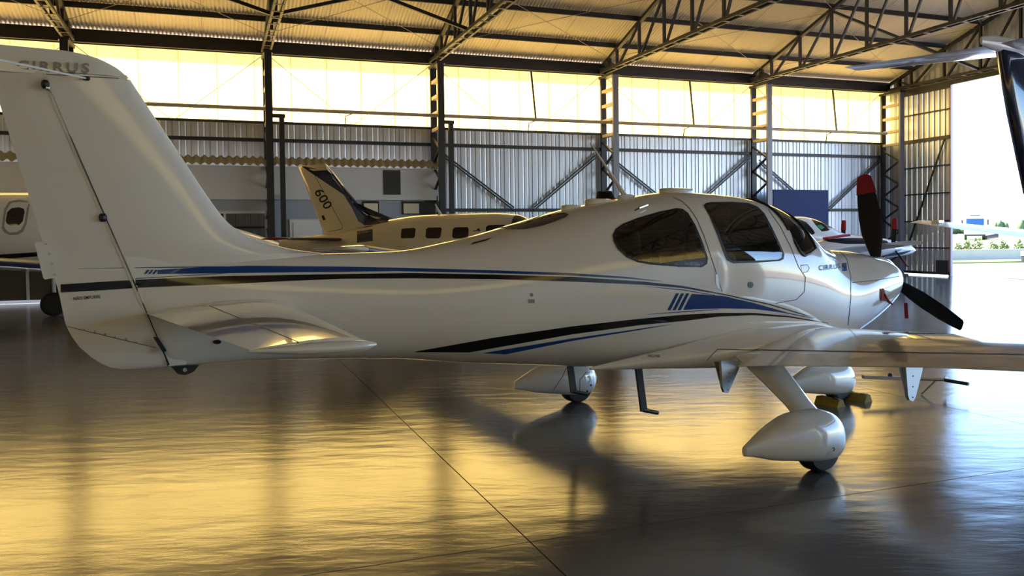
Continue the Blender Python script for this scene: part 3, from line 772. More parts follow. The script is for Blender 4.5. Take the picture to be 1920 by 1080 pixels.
for nm, pl, wd in (('flap_seam', [(1345, 655), (1400, 656), (1600, 659), (1760, 662), (1919, 665)], 1.4), ('flap_seam', [(1325, 676), (1345, 655)], 1.2)):
    WBR.line(pl, wd).build(nm, M_line, plane)
# flap hinge brackets
for (u0, u1, v0, ub, vb, y) in ((1340, 1386, 682, 1361, 737, -.86), (1685, 1729, 685, 1708, 752, -1.98)):
    plate([(u0+10, v0-6), (u1, v0-6), (u1-2, v0+8), (ub+6, vb-8), (ub+2, vb), (ub-5, vb-2), (ub-8, vb-10)], y, .022, 'flap_bracket', M_grey)
    br = plate([(u0, v0-4), (u0+13, v0-4), (ub-3, vb-14), (ub-3, vb-3), (ub-7, vb-6)], y+.035, .015, 'flap_bracket', M_grey)
    for q in (.25, .6, .95):
        MB().sphere(onY(ub+4-(ub+4-(u0+u1)/2-6)*(1-q), v0+6+(vb-v0-10)*q, y-.013), .005, .003, .005, 6, 4).build('bolt', M_blackmetal, br)
# --- landing gear
PANT = [(-2.86, .272, .205, .020, .5, 2.2, 2.2), (-2.80, .300, .195, .040, .5, 2.3, 2.3), (-2.6, .390, .142, .090, .45, 2.4, 2.3), (-2.4, .437, .110, .135, .42, 2.5, 2.2), (-2.2, .438, .078, .152, .42, 2.5, 2.2), (-2.05, .405, .072, .147, .45, 2.6, 2.2), (-1.96, .350, .095, .115, .5, 2.4, 2.2), (-1.915, .270, .185, .045, .5, 2.1, 2.1)]
pant = Hull(PANT, 70, 40, .03).mesh()
def wheel(parent, s, y, r, wdt):
    mb = MB(); rings = []
    for f, rr in ((-.5, .72), (-.48, .9), (-.3, 1), (.3, 1), (.48, .9), (.5, .72)):
        rings.append([V(s+r*rr*math.cos(2*math.pi*k/28), y+wdt*f, r+r*rr*math.sin(2*math.pi*k/28)) for k in range(28)])
    t = mb.loft(rings).build('tire', M_rubber, parent, True, 50)
    MB().tube([V(s, y-wdt*.46, r), V(s, y+wdt*.46, r)], r*.55, 18).build('hub', M_grey, t)
    return t
for sg_ in (-1, 1):
    y0 = sg_*1.43
    pm = MB(); pm.f = list(pant.f); pm.v = [(x, y+y0, z) for x, y, z in pant.v]
    p_o = pm.build('wheel_fairing', M_white, plane, True, 60)
    wheel(plane, -2.14, y0, .175, .14)
    rings = []
    for t in np.linspace(0, 1, 16):
        s = -2.07-.10*t; y = sg_*(.78+.60*t**.9); z = .73-.36*t; a = .19-.085*t + .05*max(0, t-.8)*5*.5; b = .055-.012*t
        rings.append([V(s+a*math.cos(2*math.pi*k/20), y+sg_*b*math.sin(2*math.pi*k/20)*.85, z+b*.5*math.sin(2*math.pi*k/20)) for k in range(20)])
    MB().loft(rings).build('gear_leg', M_white, plane, True, 60)
    if sg_ == -1:
        PC = Caster(N0, AX, bvh_of([pm]))
        PC.patch([(1555+6*math.cos(a), 852+7*math.sin(a)) for a in np.linspace(0, 6.2, 14)], .002, 3).build('valve_cover', M_plaster, p_o)
        PC.line([(1560, 841), (1563, 839), (1565, 842), (1562, 846)], 1.6).build('fairing_mark', M_text, p_o)
    else:
        PC = Caster(N0, AX, bvh_of([pm]))
        for ln in ([(1087, 745), (1087, 712), (1100, 697)], [(1128, 690), (1130, 706), (1134, 722)], [(1035, 735), (1055, 705), (1062, 690)]):
            PC.line(ln, 1.1).build('fairing_seam', M_line, p_o)
        for u, v in ((1101, 733), (1108, 722), (1117, 720)):
            q_ = PC(u, v, .001)
            if q_: MB().sphere(q_, .012, .008, .012, 8, 5).build('screw', M_blackmetal, p_o)
np_m = MB(); np_m.f = list(pant.f); np_m.v = [(x+2.08, y*.95, z*.93+.005) for x, y, z in pant.v]
npo = np_m.build('nose_wheel_fairing', M_white, plane, True, 60)
wheel(plane, -.03, 0, .165, .12)
MB().loft([[V(-.12+.06*math.cos(a)-.1*t, .04*math.sin(a), .36+.5*t) for a in np.linspace(0, 5.9, 16)] for t in (0, .5, 1)]).build('nose_strut', M_white, plane, True, 60)
# boarding steps
for sg_ in (-1, 1):
    a = onY(1194, 682, -.45); b = onY(1207, 770, -.45); c = onY(1233, 774, -.45)
    fl_ = lambda p: V(p.x, p.y*(-sg_)*1.0 if sg_ == 1 else p.y, p.z)
    a, b, c = [V(p.x, sg_*.45, p.z) for p in (a, b, c)]
    s_ = MB().bar(a+V(0, 0, .06), b, .022, .055, up=(1, 0, 0)).build('boarding_step', M_blackmetal, plane)
    MB().tube([b+V(-.01, 0, .006), c], .016, 8).build('tread', M_blackmetal, s_)
    MB().quadbox(a+V(0, 0, -.03), V(.06, 0, 0), V(0, .03, 0), V(0, 0, .005)).build('step_flange', M_blackmetal, s_)
# --- markings on the side
def deco(mb, name, m): both(mb, name, m, plane)
R_ = HB_
blk_t = [(254, 524.5), (340, 520.5), (433, 517.5), (540, 515.5), (640, 514), (773, 512), (927, 515), (1073, 519), (1207, 528), (1280, 536), (1357, 551), (1440, 569), (1527, 595)]
blk_b = [(254, 540), (340, 536), (433, 532.5), (540, 527), (640, 523), (773, 522), (927, 523.5), (1073, 528), (1207, 534), (1280, 540), (1357, 553), (1440, 571), (1527, 596.5)]
TB.band(blk_t, blk_b).build('black_stripe', M_black, plane, True); mirror(TB.band(blk_t, blk_b)).build('black_stripe', M_black, plane, True)
rb = TB.band([(101.5, 534), (180, 529), (248, 525)], [(101.5, 549), (180, 545), (248, 540.5)]); rb.build('rudder_stripe', M_black, rud_o, True); mirror(rb).build('rudder_stripe', M_black, rud_o, True)
blu_t = [(295, 506), (380, 501), (467, 498.5), (640, 500), (740, 502), (927, 507), (1073, 512), (1173, 519), (1240, 527)]
blu_b = [(295, 513.8), (380, 512.8), (467, 511.8), (640, 510), (740, 508.5), (927, 512.3), (1073, 516.8), (1173, 522), (1240, 527.6)]
deco(TB.band(blu_t, blu_b), 'blue_stripe', M_blue)
for k in range(3):
    x = 269.5+7.6*k
    deco(TB.patch([(x, 513.8), (x+4.6, 513.8), (x+11, 506), (x+6.4, 506)], .002, 2), 'blue_slash', M_blue)
deco(TB.band([(252, 501.4), (330, 500), (420, 499.5)], [(252, 502.6), (330, 502), (420, 500.5)]), 'blue_pinstripe', M_blue)
rp = TB.band([(146, 503.4), (238, 501.4)], [(146, 503.8), (238, 502.6)]); rp.build('blue_pinstripe', M_blue, rud_o, True)
deco(TB.band([(254, 521.5), (380, 514.5), (473, 508.5)], [(254, 522.9), (380, 515.8), (473, 509)]), 'blue_pinstripe', M_blue)
lb_t = [(778, 659), (927, 632.7), (1073, 611.7), (1200, 597.5), (1280, 590), (1347, 586.5), (1413, 586.5), (1480, 592.5), (1553, 605.5)]
lb_b = [(778, 660), (880, 660.5), (1073, 626.7), (1200, 609.5), (1280, 602), (1347, 593.5), (1413, 590.8), (1480, 595), (1553, 606.3)]
deco(R_.band(lb_t, lb_b), 'black_sweep_stripe', M_black)
deco(R_.band([(905, 661.6), (1073, 634.3), (1207, 615), (1257, 608)], [(905, 662), (948, 664), (1073, 639), (1207, 617.3), (1257, 608.6)]), 'blue_sweep_stripe', M_blue)
deco(R_.band([(1298, 551), (1357, 555), (1413, 568), (1480, 587), (1523, 596)], [(1298, 579.5), (1357, 578.3), (1413, 579), (1467, 586), (1523, 597)], rows=5), 'blue_wedge', M_blue)
deco(R_.patch([(1281, 581), (1298, 580), (1298.5, 551), (1297, 551)], .002, 2), 'blue_wedge', M_blue)
for k in range(3):
    x = 1251+9.6*k; deco(R_.patch([(x, 581.5), (x+6, 581.5), (x+22, 550), (x+16.5, 550)], .002, 3), 'blue_slash', M_blue)
deco(R_.band([(1207, 536.6), (1280, 542.5), (1340, 553)], [(1207, 537), (1280, 544.5), (1340, 554)]), 'blue_pinstripe', M_blue)
deco(R_.band([(1215, 589), (1280, 583.6), (1347, 579.6)], [(1215, 589.6), (1280, 585.4), (1347, 580.4)]), 'blue_pinstripe', M_blue)
# --- glazing
rearw = [(1148.3,440.8),(1153.9,429.7),(1167.8,420),(1195.6,408.9),(1237,397),(1267.8,390.8),(1280,392.2),(1290,399.9),(1303.9,422.8),(1317.8,456),(1326.8,483.9),(1325.4,495),(1316.4,500.5),(1278.9,500.5),(1223,496.4),(1195.6,492),(1174.7,482.5),(1158,467.2),(1150.4,453.3)]
doorw = [(1319.4,386),(1323,381.3),(1333,379.4),(1374,379),(1403.7,381.3),(1420,387.8),(1433,400.7),(1448,428.5),(1463,460),(1470,476.7),(1468.5,486),(1461,489.6),(1420,492.4),(1374,493.7),(1363,487.8),(1355.6,471),(1344.4,439.6),(1329.6,404.4)]
def pix_of(p):
    d = N0 + RA @ Vector(p) - CO; z = d.dot(CF); return 960+FPX*d.dot(CR)/z, PPY-FPX*d.dot(CU)/z
def inside(poly, x, y):
    c = False; n = len(poly)
    for i in range(n):
        (x1, y1), (x2, y2) = poly[i], poly[(i+1) % n]
        if (y1 > y) != (y2 > y) and x < (x2-x1)*(y-y1)/(y2-y1)+x1: c = not c
    return c
def shrink(poly, px):
    n = len(poly); cx = sum(p[0] for p in poly)/n; cy = sum(p[1] for p in poly)/n; out = []
    for x, y in poly:
        L = math.hypot(x-cx, y-cy); out.append((cx+(x-cx)*(L-px)/L, cy+(y-cy)*(L-px)/L))
    return out
WINP = [rearw, doorw]
deco(R_.patch([(942,427),(970,418.5),(1020,405),(1050,399.5),(1062,400),(1066,403),(1062,407),(1040,416),(1015,424),(985,430),(960,430.5)], .003, 6), 'aft_window', M_glass)
# windscreen, wrapped round the front of the cabin
wl_pix = [(1451, 394), (1463, 408), (1477.8, 432), (1490.7, 456.3), (1500, 474), (1508, 479.5), (1518, 476), (1529, 467)]
wpts = [R_(u, v, 0) for u, v in wl_pix]; wpts = [p for p in wpts if p]
def th_of(p):
    best = min(((hull.at(p.x, t)-p).length, t) for t in np.linspace(-math.pi*1.2, -math.pi*.5+2*math.pi, 400)); return best[1]
wsx = [p.x for p in wpts]; wst = []
for p in wpts:
    best = min(((hull.at(p.x, t)-p).length, t) for t in np.linspace(math.pi*.5, math.pi*1.1, 300)); wst.append(best[1])
rows = []
order = sorted(zip(wsx, wst)); sxx = [a for a, _ in order]; stt = [b for _, b in order]
for s in np.linspace(sxx[0], sxx[-1], 26):
    t1 = float(np.interp(s, sxx, stt)); t0 = math.pi-t1
    row = []
    for k in range(41):
        t = t1+(t0-t1)*k/40; p = hull.at(s, t); q = hull.at(s+.01, t); r = hull.at(s, t+.01); n = (q-p).cross(r-p).normalized()
        if n.z < 0: n = -n
        row.append(p+n*.004)
    rows.append(row)
MB().loft(rows, False, False, False).build('windscreen', M_clear, plane, True, 80)
def in_screen(p, m):
    if not (sxx[0]+m < p[0] < sxx[-1]-m): return False
    q = hull.at(p[0], float(np.interp(p[0], sxx, stt)))
    return p[2] > q.z+m and abs(p[1]) < abs(q.y)
# cut the openings out of the shell, then seals, panes, lining and seats
def opened(mb, px, m):
    v = np.array(mb.v); out = MB(); out.v = mb.v
    polys = [shrink(p, px) for p in WINP]
    for f in mb.f:
        c = v[list(f)].mean(0) if len(f) == 4 else None
        if c is not None and -3.5 < c[0] < -.3 and c[2] > 1.3:
            u_, w_ = pix_of((c[0], -abs(c[1]), c[2]))
            if any(inside(p, u_, w_) for p in polys) or in_screen(c, m): continue
        out.f.append(f)
    return out
hull_o = opened(hm, 3.2, .025).build('fuselage', M_white, plane, True, 60)
LST = []
for r in ST:
    if -3.75 < r[0] < .1: LST.append((r[0], r[1]-.035, r[2]+.30, r[3]-.055, .5, r[5], r[6]))
lm = Hull(LST, 150, 120, .035).mesh()
opened(lm, -1.0, -.01).build('cabin_lining', mat('cabin_lining', (.20, .19, .18), .8), plane, True, 60)
for poly, nm in ((rearw, 'rear_side_window'), (doorw, 'door_window')):
    pane = R_.patch(poly, .003, 10)
    pr, pl_ = both(pane, nm, M_clear, plane)
    n = 0; ins = shrink(poly, 4.2); seal = MB(); dens = lambda P: [(P[i][0]+(P[(i+1) % len(P)][0]-P[i][0])*j/6, P[i][1]+(P[(i+1) % len(P)][1]-P[i][1])*j/6) for i in range(len(P)) for j in range(6)]
    O_, I_ = dens(poly), dens(ins); seal.v = [tuple(R_(x, y, .004)) for x, y in O_]+[tuple(R_(x, y, .004)) for x, y in I_]; n = len(O_)
    seal.f = [(i, (i+1) % n, n+(i+1) % n, n+i) for i in range(n)]
    seal.build('window_seal', M_rubber, pr); mirror(seal).build('window_seal', M_rubber, pl_)
edge = [r[0] for r in rows]; edge2 = [r[-1] for r in rows]
for e_ in (edge, edge2): MB().tube([p+V(0, 0, .001) for p in e_], .012, 6).build('windscreen_seal', M_rubber, plane, True)
for e_ in (rows[0], rows[-1]): MB().tube([p+V(0, 0, .001) for p in e_], .012, 6).build('windscreen_seal', M_rubber, plane, True)
def rbox(c, hx, hy, hz, lean=0, n=20):
    rings = []
    for f, sc in ((-1, .8), (-.9, .96), (-.5, 1), (.5, 1), (.9, .95), (1, .75)):
        rings.append([V(c[0]+sc*hx*math.copysign(abs(math.cos(a))**.5, math.cos(a))+lean*f*hz, c[1]+sc*hy*math.copysign(abs(math.sin(a))**.5, math.sin(a)), c[2]+f*hz) for a in np.linspace(0, 2*math.pi, n+1)[:-1]])
    return MB().loft(rings)
for sx in (-1.55, -2.45):
    for sy in (-.25, .25):
        se = rbox((sx, sy, .90), .26, .17, .09).build('cabin_seat', M_seat, plane, True, 60)
        rbox((sx-.30, sy, 1.22), .07, .18, .28, -.22).build('seat_back', M_seat, se, True, 60)
        rbox((sx-.40, sy, 1.60), .05, .12, .09, -.15).build('headrest', M_seat, se, True, 60)
ip_ = rbox((-.72, 0, 1.16), .10, .50, .20).build('instrument_panel', M_blackmetal, plane, True, 60)
rbox((-.80, 0, 1.38), .20, .48, .035).build('glare_shield', M_blackmetal, ip_, True, 60)
# --- seams, handle, labels
for pl in ([(1262,370),(1279,378),(1292.8,390.8),(1306.7,411.7),(1320,443),(1337,493),(1353.7,547)], [(1497,500),(1510,520),(1508,547),(1493,561.7),(1453,569)], [(1440,392),(1463,425),(1482,462),(1497,500)],
           [(1568,468),(1580,476),(1588,486.7),(1595,520),(1595,560),(1590,610)], [(1597,530),(1640,526),(1692,517)]):
    deco(R_.line(pl, 1.2), 'panel_seam', M_line)
R_.patch([(1341,515),(1345,514),(1350,540),(1352,543),(1346,541),(1342,533)], .003, 3).build('door_handle', M_grey, plane, True)
R_.patch([(1407+5*math.cos(a), 534+6*math.sin(a)) for a in np.linspace(0, 6, 14)], .004, 3).build('door_lock', M_blackmetal, plane, True)
R_.patch([(1501,497.5),(1513,496.5),(1517,502),(1514,509),(1504,512)], .002, 3).build('access_cover', M_white2, plane)
R_.line([(1501,497.5),(1513,496.5),(1517,502),(1514,509),(1504,512)], 1.1, .003).build('access_seam', M_line, plane)
R_.patch([(996.5+3.2*math.cos(a), 553+3.2*math.sin(a)) for a in np.linspace(0, 6, 12)], .003, 2).build('drain_plug', mat('brass', (.30, .22, .08), .4, metal=.6), plane)
R_.patch([(990, 561), (1002, 561), (1002, 568.5), (990, 568.5)], .003, 2).build('data_plate', M_greytext, plane)
for k in range(3): R_.line([(886-k*1.5, 455.5+k*1.6), (922-k*4, 446.5+k*2)], 1.0, .002).build('placard_line', M_text, plane)
R_.text('CIRRUS', (1535.5, 507), (1575.5, 503), 9, 1.25).build('maker_lettering', M_text, plane)
lg = R_.patch([(1578.5, 494), (1587, 493), (1587.5, 508), (1579, 508.5)], .003, 2).build('maker_emblem', M_blue, plane)
R_.patch([(1579.5, 495), (1586, 494.4), (1585, 499), (1581, 500.5)], .005, 2).build('emblem_mark', M_text, lg)
TB.text('CIRRUS', (31, 131), (167, 137), 17, 1.3, .007, bold=.035).build('fin_lettering', M_greytext, plane)
TB.text('NÃO EMPURRE', (138, 563), (188.5, 558.5), 6, 1.0).build('warning_lettering', M_text, rud_o)
WBR.text('NÃO PISE', (1214, 670), (1237, 670.5), 4.5, 1.0).build('warning_lettering', M_text, plane)
TB.patch([(407+8*math.cos(a), 641+4*math.sin(a)) for a in np.linspace(0, 6, 14)], .003, 2).build('vent_grille', M_blackmetal, plane)
# --- antennas and vents on the roof
aw = [onY(1172, 368, 0), onY(1150, 333, 0), onY(1107, 268, 0)]
ao = MB().tube(aw, [.022, .012, .005], 8).build('whip_antenna', M_white2, plane, True)
ft = onY(1175, 369, 0); MB().sphere(ft+V(.0, 0, -.01), .10, .03, .035, 12, 6).build('antenna_foot', M_white2, ao, True)
for (u, v, a, b, h) in ((1071, 389, .09, .05, .03), (1122, 379, .13, .06, .035), (1268, 359, .18, .09, .035)):
    p = onY(u, v, 0); rings = [[V(p.x+a*f*math.cos(t), b*f*math.sin(t), p.z-.03+hh) for t in np.linspace(0, 5.98, 20)] for f, hh in ((1, 0), (1, .02+h*.5), (.93, .02+h*.9), (.75, .02+h))]
    MB().loft(rings).build('roof_antenna', M_white2, plane, True, 50)
hp = [R_(u, v, .0) for u, v in ((1190, 395), (1196, 389.5), (1209, 387))]
MB().tube([hp[0], hp[0]+V(.02, -.03, .02), hp[2]+V(0, -.03, .01), hp[2]], .008, 6).build('grab_handle', M_steel, plane, True)
# --- propeller, three covered blades
PZ, PS = 1.25, .60
sp_ = MB().loft([[V(PS-.06+x, r*math.cos(a), PZ+r*math.sin(a)) for a in np.linspace(0, 2*math.pi, 25)[:-1]] for x, r in ((0, .15), (.08, .15), (.17, .125), (.25, .085), (.30, .04), (.315, .008))]).build('spinner', M_white, plane, True, 60)
def blade(ang, redtip):
    rings = []; n = 16
    for r, ch, tw, th in ((.10, .07, .9, .05), (.22, .13, .75, .045), (.38, .20, .6, .04), (.55, .215, .5, .036), (.75, .19, .42, .032), (.90, .15, .36, .028), (.975, .125, .33, .02), (.99, .09, .33, .01)):
        ring = []
        for k in range(n):
            a = 2*math.pi*k/n; x = ch/2*math.cos(a); t = th/2*math.sin(a)
            cx = x*math.cos(tw)-t*math.sin(tw); cz = x*math.sin(tw)+t*math.cos(tw)
            # cx in the disc plane (tangential), cz along the axis
            ring.append((r, cx, cz))
        rings.append([V(PS+c, r*math.cos(ang)-b*math.sin(ang), PZ+r*math.sin(ang)+b*math.cos(ang)) for r, b, c in ring])
    o = MB().loft(rings).build('propeller_blade', M_cover, plane, True, 60)
    if redtip:
        m0 = [a+(b-a)*.35 for a, b in zip(rings[-4], rings[-3])]
        out = []
        for ring in [m0]+rings[-3:]:
            c = sum(ring, V(0, 0, 0))/len(ring); out.append([c+(p-c)*1.12 for p in ring])
        c = sum(rings[-1], V(0, 0, 0))/n; out.append([c+(p-c)*.6+V(0, 0, .012) for p in rings[-1]])
        MB().loft(out).build('tip_cover', M_red, o, True, 60)
for a_, rt in ((math.radians(80.5), True), (math.radians(209), False), (math.radians(327), False)): blade(a_, rt)
# red inlet plug with strap and flag
pc = R_(1656, 552, .0)
plug = R_.patch([(1651, 540.5), (1655, 541.5), (1658, 552), (1656, 563.5), (1650, 563)], .012, 3).build('inlet_plug', M_red, plane, True)
R_.patch([(1658, 543), (1672, 548), (1676, 549), (1667, 555), (1658, 561)], .004, 3).build('inlet_painted_shadow', M_greytext, plane, True)  # flat grey patch painting the shade of the cowl recess
stp = [R_(u, v, .015) for u, v in ((1656, 552), (1662, 562), (1670, 569), (1680, 566), (1688, 553))]
stp = [p for p in stp if p]
if len(stp) > 2: MB().tube(stp, .009, 6).build('plug_strap', M_red, plug, True)
fb = onY(1690, 560, -.50); fg = MB(); q = onY(1698, 568, -.50); r = onY(1702, 590, -.50)
fg.bar(q, onY(1700, 597, -.50), .004, .034, up=(RA.transposed() @ CR)).build('warning_flag', M_red, plug)

# towbar and chocks at the nose wheel
tbp = [RA.transposed() @ (hit(u, v, N0 + RA @ V(0, 0, .2), V(0, 0, 1))-N0) for u, v in ((1616, 706), (1640, 709), (1780, 712), (1803, 716))]
tow = empty('tow_bar', N0 + RA @ V(.14, 0, 0), AX)
def tl(x, y, z): return V(x-.14, y, z)
q0 = RA.transposed() @ (hit(1618, 706.5, V(0, 0, .19), V(0, 0, 1))-N0)-V(.14, 0, 0); e1 = RA.transposed() @ (hit(1780, 713, V(0, 0, .14), V(0, 0, 1))-N0)-V(.14, 0, 0); e0 = q0; dv = (e1-e0).normalized(); sv = V(-dv.y, dv.x, 0)
MB().tube([e0+dv*.35, e1], .013, 8).build('shaft', M_steel, tow, True)
MB().bar(e0, e0+dv*.40, .05, .035).build('fork', M_steel, tow)
MB().tube([e1-dv*.05, e1+sv*.20+dv*.08], .018, 8).build('handle_grip', M_blackmetal, tow, True)
MB().tube([e1-dv*.05, e1-sv*.20+dv*.08], .018, 8).build('handle_grip', M_blackmetal, tow, True)
MB().sphere(e0+dv*.28+V(0, 0, .03), .025, .025, .025, 8, 5).build('lock_knob', M_blackmetal, tow)
MB().tube([e0+dv*.75, V((e0+dv*.6).x, (e0+dv*.6).y, .009)], .009, 6).build('kick_stand', M_steel, tow)
tag(tow, 'steel tow bar with black grips attached to the nose wheel', 'tow bar')
def chock(x, y, rz, label):
    o = MB().loft([[V(-.13, -.06, 0), V(-.13, .06, 0), V(-.13, .025, .07), V(-.13, -.025, .07)], [V(.13, -.06, 0), V(.13, .06, 0), V(.13, .025, .07), V(.13, -.025, .07)]]).build('wheel_chock', M_yellow)
    o.location = N0 + RA @ V(x, y, 0); o.rotation_euler = (0, 0, AX+math.pi/2+rz); tag(o, label, 'chock', 'chocks at the nose wheel')
    for q in (-.08, .08): MB().quadbox(V(q, 0, .073), V(.03, 0, 0), V(0, .023, 0), V(0, 0, .004)).build('grip_strip', M_blackmetal, o)
chock(-.235, -.06, 0, 'dirty yellow rubber chock behind the nose wheel'); chock(.175, -.06, 0, 'dirty yellow rubber chock ahead of the nose wheel')

# ================================================================== OTHER AIRCRAFT
class Body:
    def __init__(self, name, origin, deg, label):
        self.o = Vector(origin); self.rz = math.radians(deg); self.R = Matrix.Rotation(self.rz, 3, 'Z')
        self.e = tag(empty(name, self.o, self.rz), label, 'aircraft')
    def at(self, u, v, y=0):
        p = hit(u, v, self.o + self.R @ V(0, y, 0), self.R @ V(0, 1, 0)); return self.R.transposed() @ (p-self.o)
    def loc(self, w): return self.R.transposed() @ (Vector(w)-self.o)
    def lens(self, pts, y, th, name, m, inset=.86, parent=None):
        """outline (body-local x,z points) given real depth: full outline in the middle, inset on both faces"""
        c = sum(pts, V(0, 0, 0))/len(pts)
        def ring(f, dy): return [V(c.x+(p.x-c.x)*f, y+dy, c.z+(p.z-c.z)*f) for p in pts]
        mb = MB().loft([ring(inset, -th), ring(.97, -th*.55), ring(1, 0), ring(.97, th*.55), ring(inset, th)])
        return mb, mb.build(name, m, parent or self.e, True, 50)
def lift_gear(body, s, y, r, z_top, name='landing_gear'):
    w_ = wheel(body.e, s, y, r, r*.7); w_.name = 'main_tire'
    MB().tube([V(s, y+.1*(-1 if y > 0 else 1), r), V(s-.02, y+.12*(-1 if y > 0 else 1), z_top)], .04, 8).build('gear_strut', M_grey, body.e, True)

# ---- turboprop with 600 on its fin
mo = PG(585, 19.7)
T6 = Body('turboprop_aircraft', mo, -17, 'cream turboprop aircraft with navy fin edge and 600 on its tail')
st6 = [(-.9,1.62,1.42,.03,.5,2,2),(-.2,1.70,1.30,.10,.5,2,2),(.6,1.78,1.15,.22,.5,2,2),(1.35,1.92,1.0,.38,.5,2.2,2.2),(2.2,2.10,.88,.54,.5,2.2,2.2),(3.0,2.17,.80,.63,.5,2.3,2.3),(4.6,2.18,.78,.65,.5,2.3,2.3),(5.2,2.12,.78,.64,.5,2.3,2.2),(5.6,1.90,.80,.58,.5,2.2,2.0),(6.0,1.74,.82,.50,.5,2.2,2.0),(6.6,1.67,.92,.40,.5,2.2,2.1),(7.05,1.56,1.05,.28,.5,2.1,2.1),(7.2,1.45,1.15,.16,.5,2,2)]
h6 = Hull(st6, 90, 40, .06); m6 = h6.mesh(); m6.build('fuselage', M_cream, T6.e, True, 60)
C6 = Caster(T6.o, T6.rz, bvh_of([m6]))
f6, f6o = T6.lens([T6.at(u, v) for u, v in ((559, 311), (611, 307), (640, 345), (674, 386), (688, 399), (703, 407.5), (732, 411), (745, 425), (690, 440), (640, 445), (607, 437), (583, 375))], 0, .09, 'tail_fin', M_cream)
FC6 = Caster(T6.o, T6.rz, bvh_of([f6, m6]))
both(FC6.patch([(563, 310.5), (610.5, 308), (640, 345), (674, 386), (688, 400), (703, 408), (731, 411.5), (728, 416), (705, 421), (685, 423), (672, 415), (660, 390), (640, 358), (612, 328), (590, 316)], .004, 6), 'navy_fin_edge', M_navy, f6o)
both(FC6.band([(668.5, 428), (702, 423)], [(669.5, 455), (699, 452)], .004), 'navy_band', M_navy, T6.e)
FC6.line([(585.6, 321), (643, 425), (640, 430), (607, 436)], .9, .003).build('rudder_seam', M_line, f6o)
FC6.text('600', (589, 360), (610, 394), 17, 1.0, .004, updir=(.86, -.5)).build('tail_number', M_text, f6o)
FC6.patch([(603, 405), (607, 403), (611, 412), (606, 413)], .004, 2).build('tail_emblem', M_text, f6o)
for poly in ([(753,430),(757,428.5),(777,427.5),(779.5,430),(778,444),(775,446.5),(754,447),(751.5,445)], [(799,430),(803,427),(826,426.5),(828.5,429),(826,444),(823,447),(801,447),(798,444)], [(849,430),(853,426.5),(876,426),(879,429),(878,444),(875,447),(851,447),(848,444)], [(911,426),(916,422.5),(946,421.5),(960,430),(960,446),(912,446)]):
    pz = C6.patch(poly, .005, 4); both(pz, 'cabin_window', mat('brown_tinted_glass', (.035, .025, .02), .1), T6.e)
em6 = C6.patch([(893.5, 431.5), (897, 427.5), (900.5, 431.5)], .004, 2).build('side_emblem', M_text, T6.e)
C6.line([(887.5, 433), (901, 432.2)], 1.6, .004).build('emblem_script', M_text, em6)
wt6 = []
for f_ in np.linspace(0, 1, 12):
    pass
def wing6(sg):
    return [(sg*.4, 5.3, 3.35, .92, .90, .16, .10), (sg*2.0, 5.1, 3.45, 1.06, 1.05, .14, .09), (sg*6.2, 4.65, 3.75, 1.47, 1.46, .09, .05), (sg*6.5, 4.45, 3.85, 1.50, 1.50, .03, .02)]
for sg_ in (-1, 1):
    w6 = wing_mesh(wing6(sg_), 14).build('wing', M_cream, T6.e, True, 50)
    sub_wing([tuple([a[0], a[1]+.004, a[2], a[3], a[4], a[5]*1.03+.003, a[6]*1.03+.003]) for a in wing6(sg_)[:3]], 0, .09).build('deice_boot', M_bootgrey, w6, True, 50)
    sub_wing([tuple([sg_*q, a, b, c, d, .1, .06]) for q, a, b, c, d in ((5.6, 4.74, 3.68, 1.405, 1.40), (6.1, 4.67, 3.72, 1.455, 1.45))], .09, .99).build('navy_wing_band', M_navy, w6, True, 50)
    s6 = wing_mesh([(sg_*.05, .95, .0, 1.62, 1.60, .045, .04), (sg_*2.2, .75, .15, 1.66, 1.65, .03, .025)], 10).build('tailplane', M_cream, T6.e, True, 50)
    sub_wing([(sg_*.1, .955, .0, 1.62, 1.60, .05, .045), (sg_*2.15, .755, .15, 1.66, 1.65, .034, .03)], 0, .14).build('deice_boot', M_blackmetal, s6, True, 50)
    t6 = Hull([(.1, 1.66, 1.645, .01, .5, 2, 2), (.4, 1.69, 1.63, .05, .5, 2, 2), (.78, 1.665, 1.65, .01, .5, 2, 2)], 16, 12, .02).mesh(); t6.v = [(x, y+sg_*2.24, z) for x, y, z in t6.v]; t6.build('red_tip', M_red, s6, True)
    lift_gear(T6, 4.4, sg_*1.7, .22, 1.0)
wheel(T6.e, 6.5, 0, .2, .15).name = 'nose_tire'; MB().tube([V(6.5, 0, .2), V(6.45, 0, 1.0)], .04, 8).build('nose_strut', M_grey, T6.e)
an = [T6.at(829, 408), T6.at(816, 383)]; MB().tube([an[0], (an[0]+an[1])/2, an[1]], [.05, .03, .01], 8).build('blade_antenna', M_cream, T6.e, True)
MB().sphere(T6.at(895, 408)+V(0, 0, .02), .10, .05, .07, 10, 6).build('roof_antenna', M_cream, T6.e, True)
s6p = MB().loft([[V(7.18+x, r*math.cos(a), 1.30+r*math.sin(a)) for a in np.linspace(0, 6.0, 18)] for x, r in ((0, .17), (.12, .16), (.28, .10), (.38, .02))]).build('spinner', M_steel, T6.e, True)
for k in range(5):
    a = math.radians(100+72*k); rings = []
    for r, ch in ((.12, .10), (.35, .30), (.7, .42), (1.15, .40), (1.3, .30)):
        rings.append([V(7.27-.10*r+ch/2*math.cos(t), r*math.cos(a)-.05*math.sin(t)*math.sin(a), 1.30+r*math.sin(a)+.05*math.sin(t)*math.cos(a)) for t in np.linspace(0, 5.8, 14)])
    b6 = MB().loft(rings).build('propeller_blade', M_cover, T6.e, True, 60)
    MB().loft([[c+(p-c)*1.12 for p in rg for c in (sum(rg, V(0, 0, 0))/len(rg),)] for rg in rings[2:4]]).build('red_sleeve', M_red, b6, True, 60)

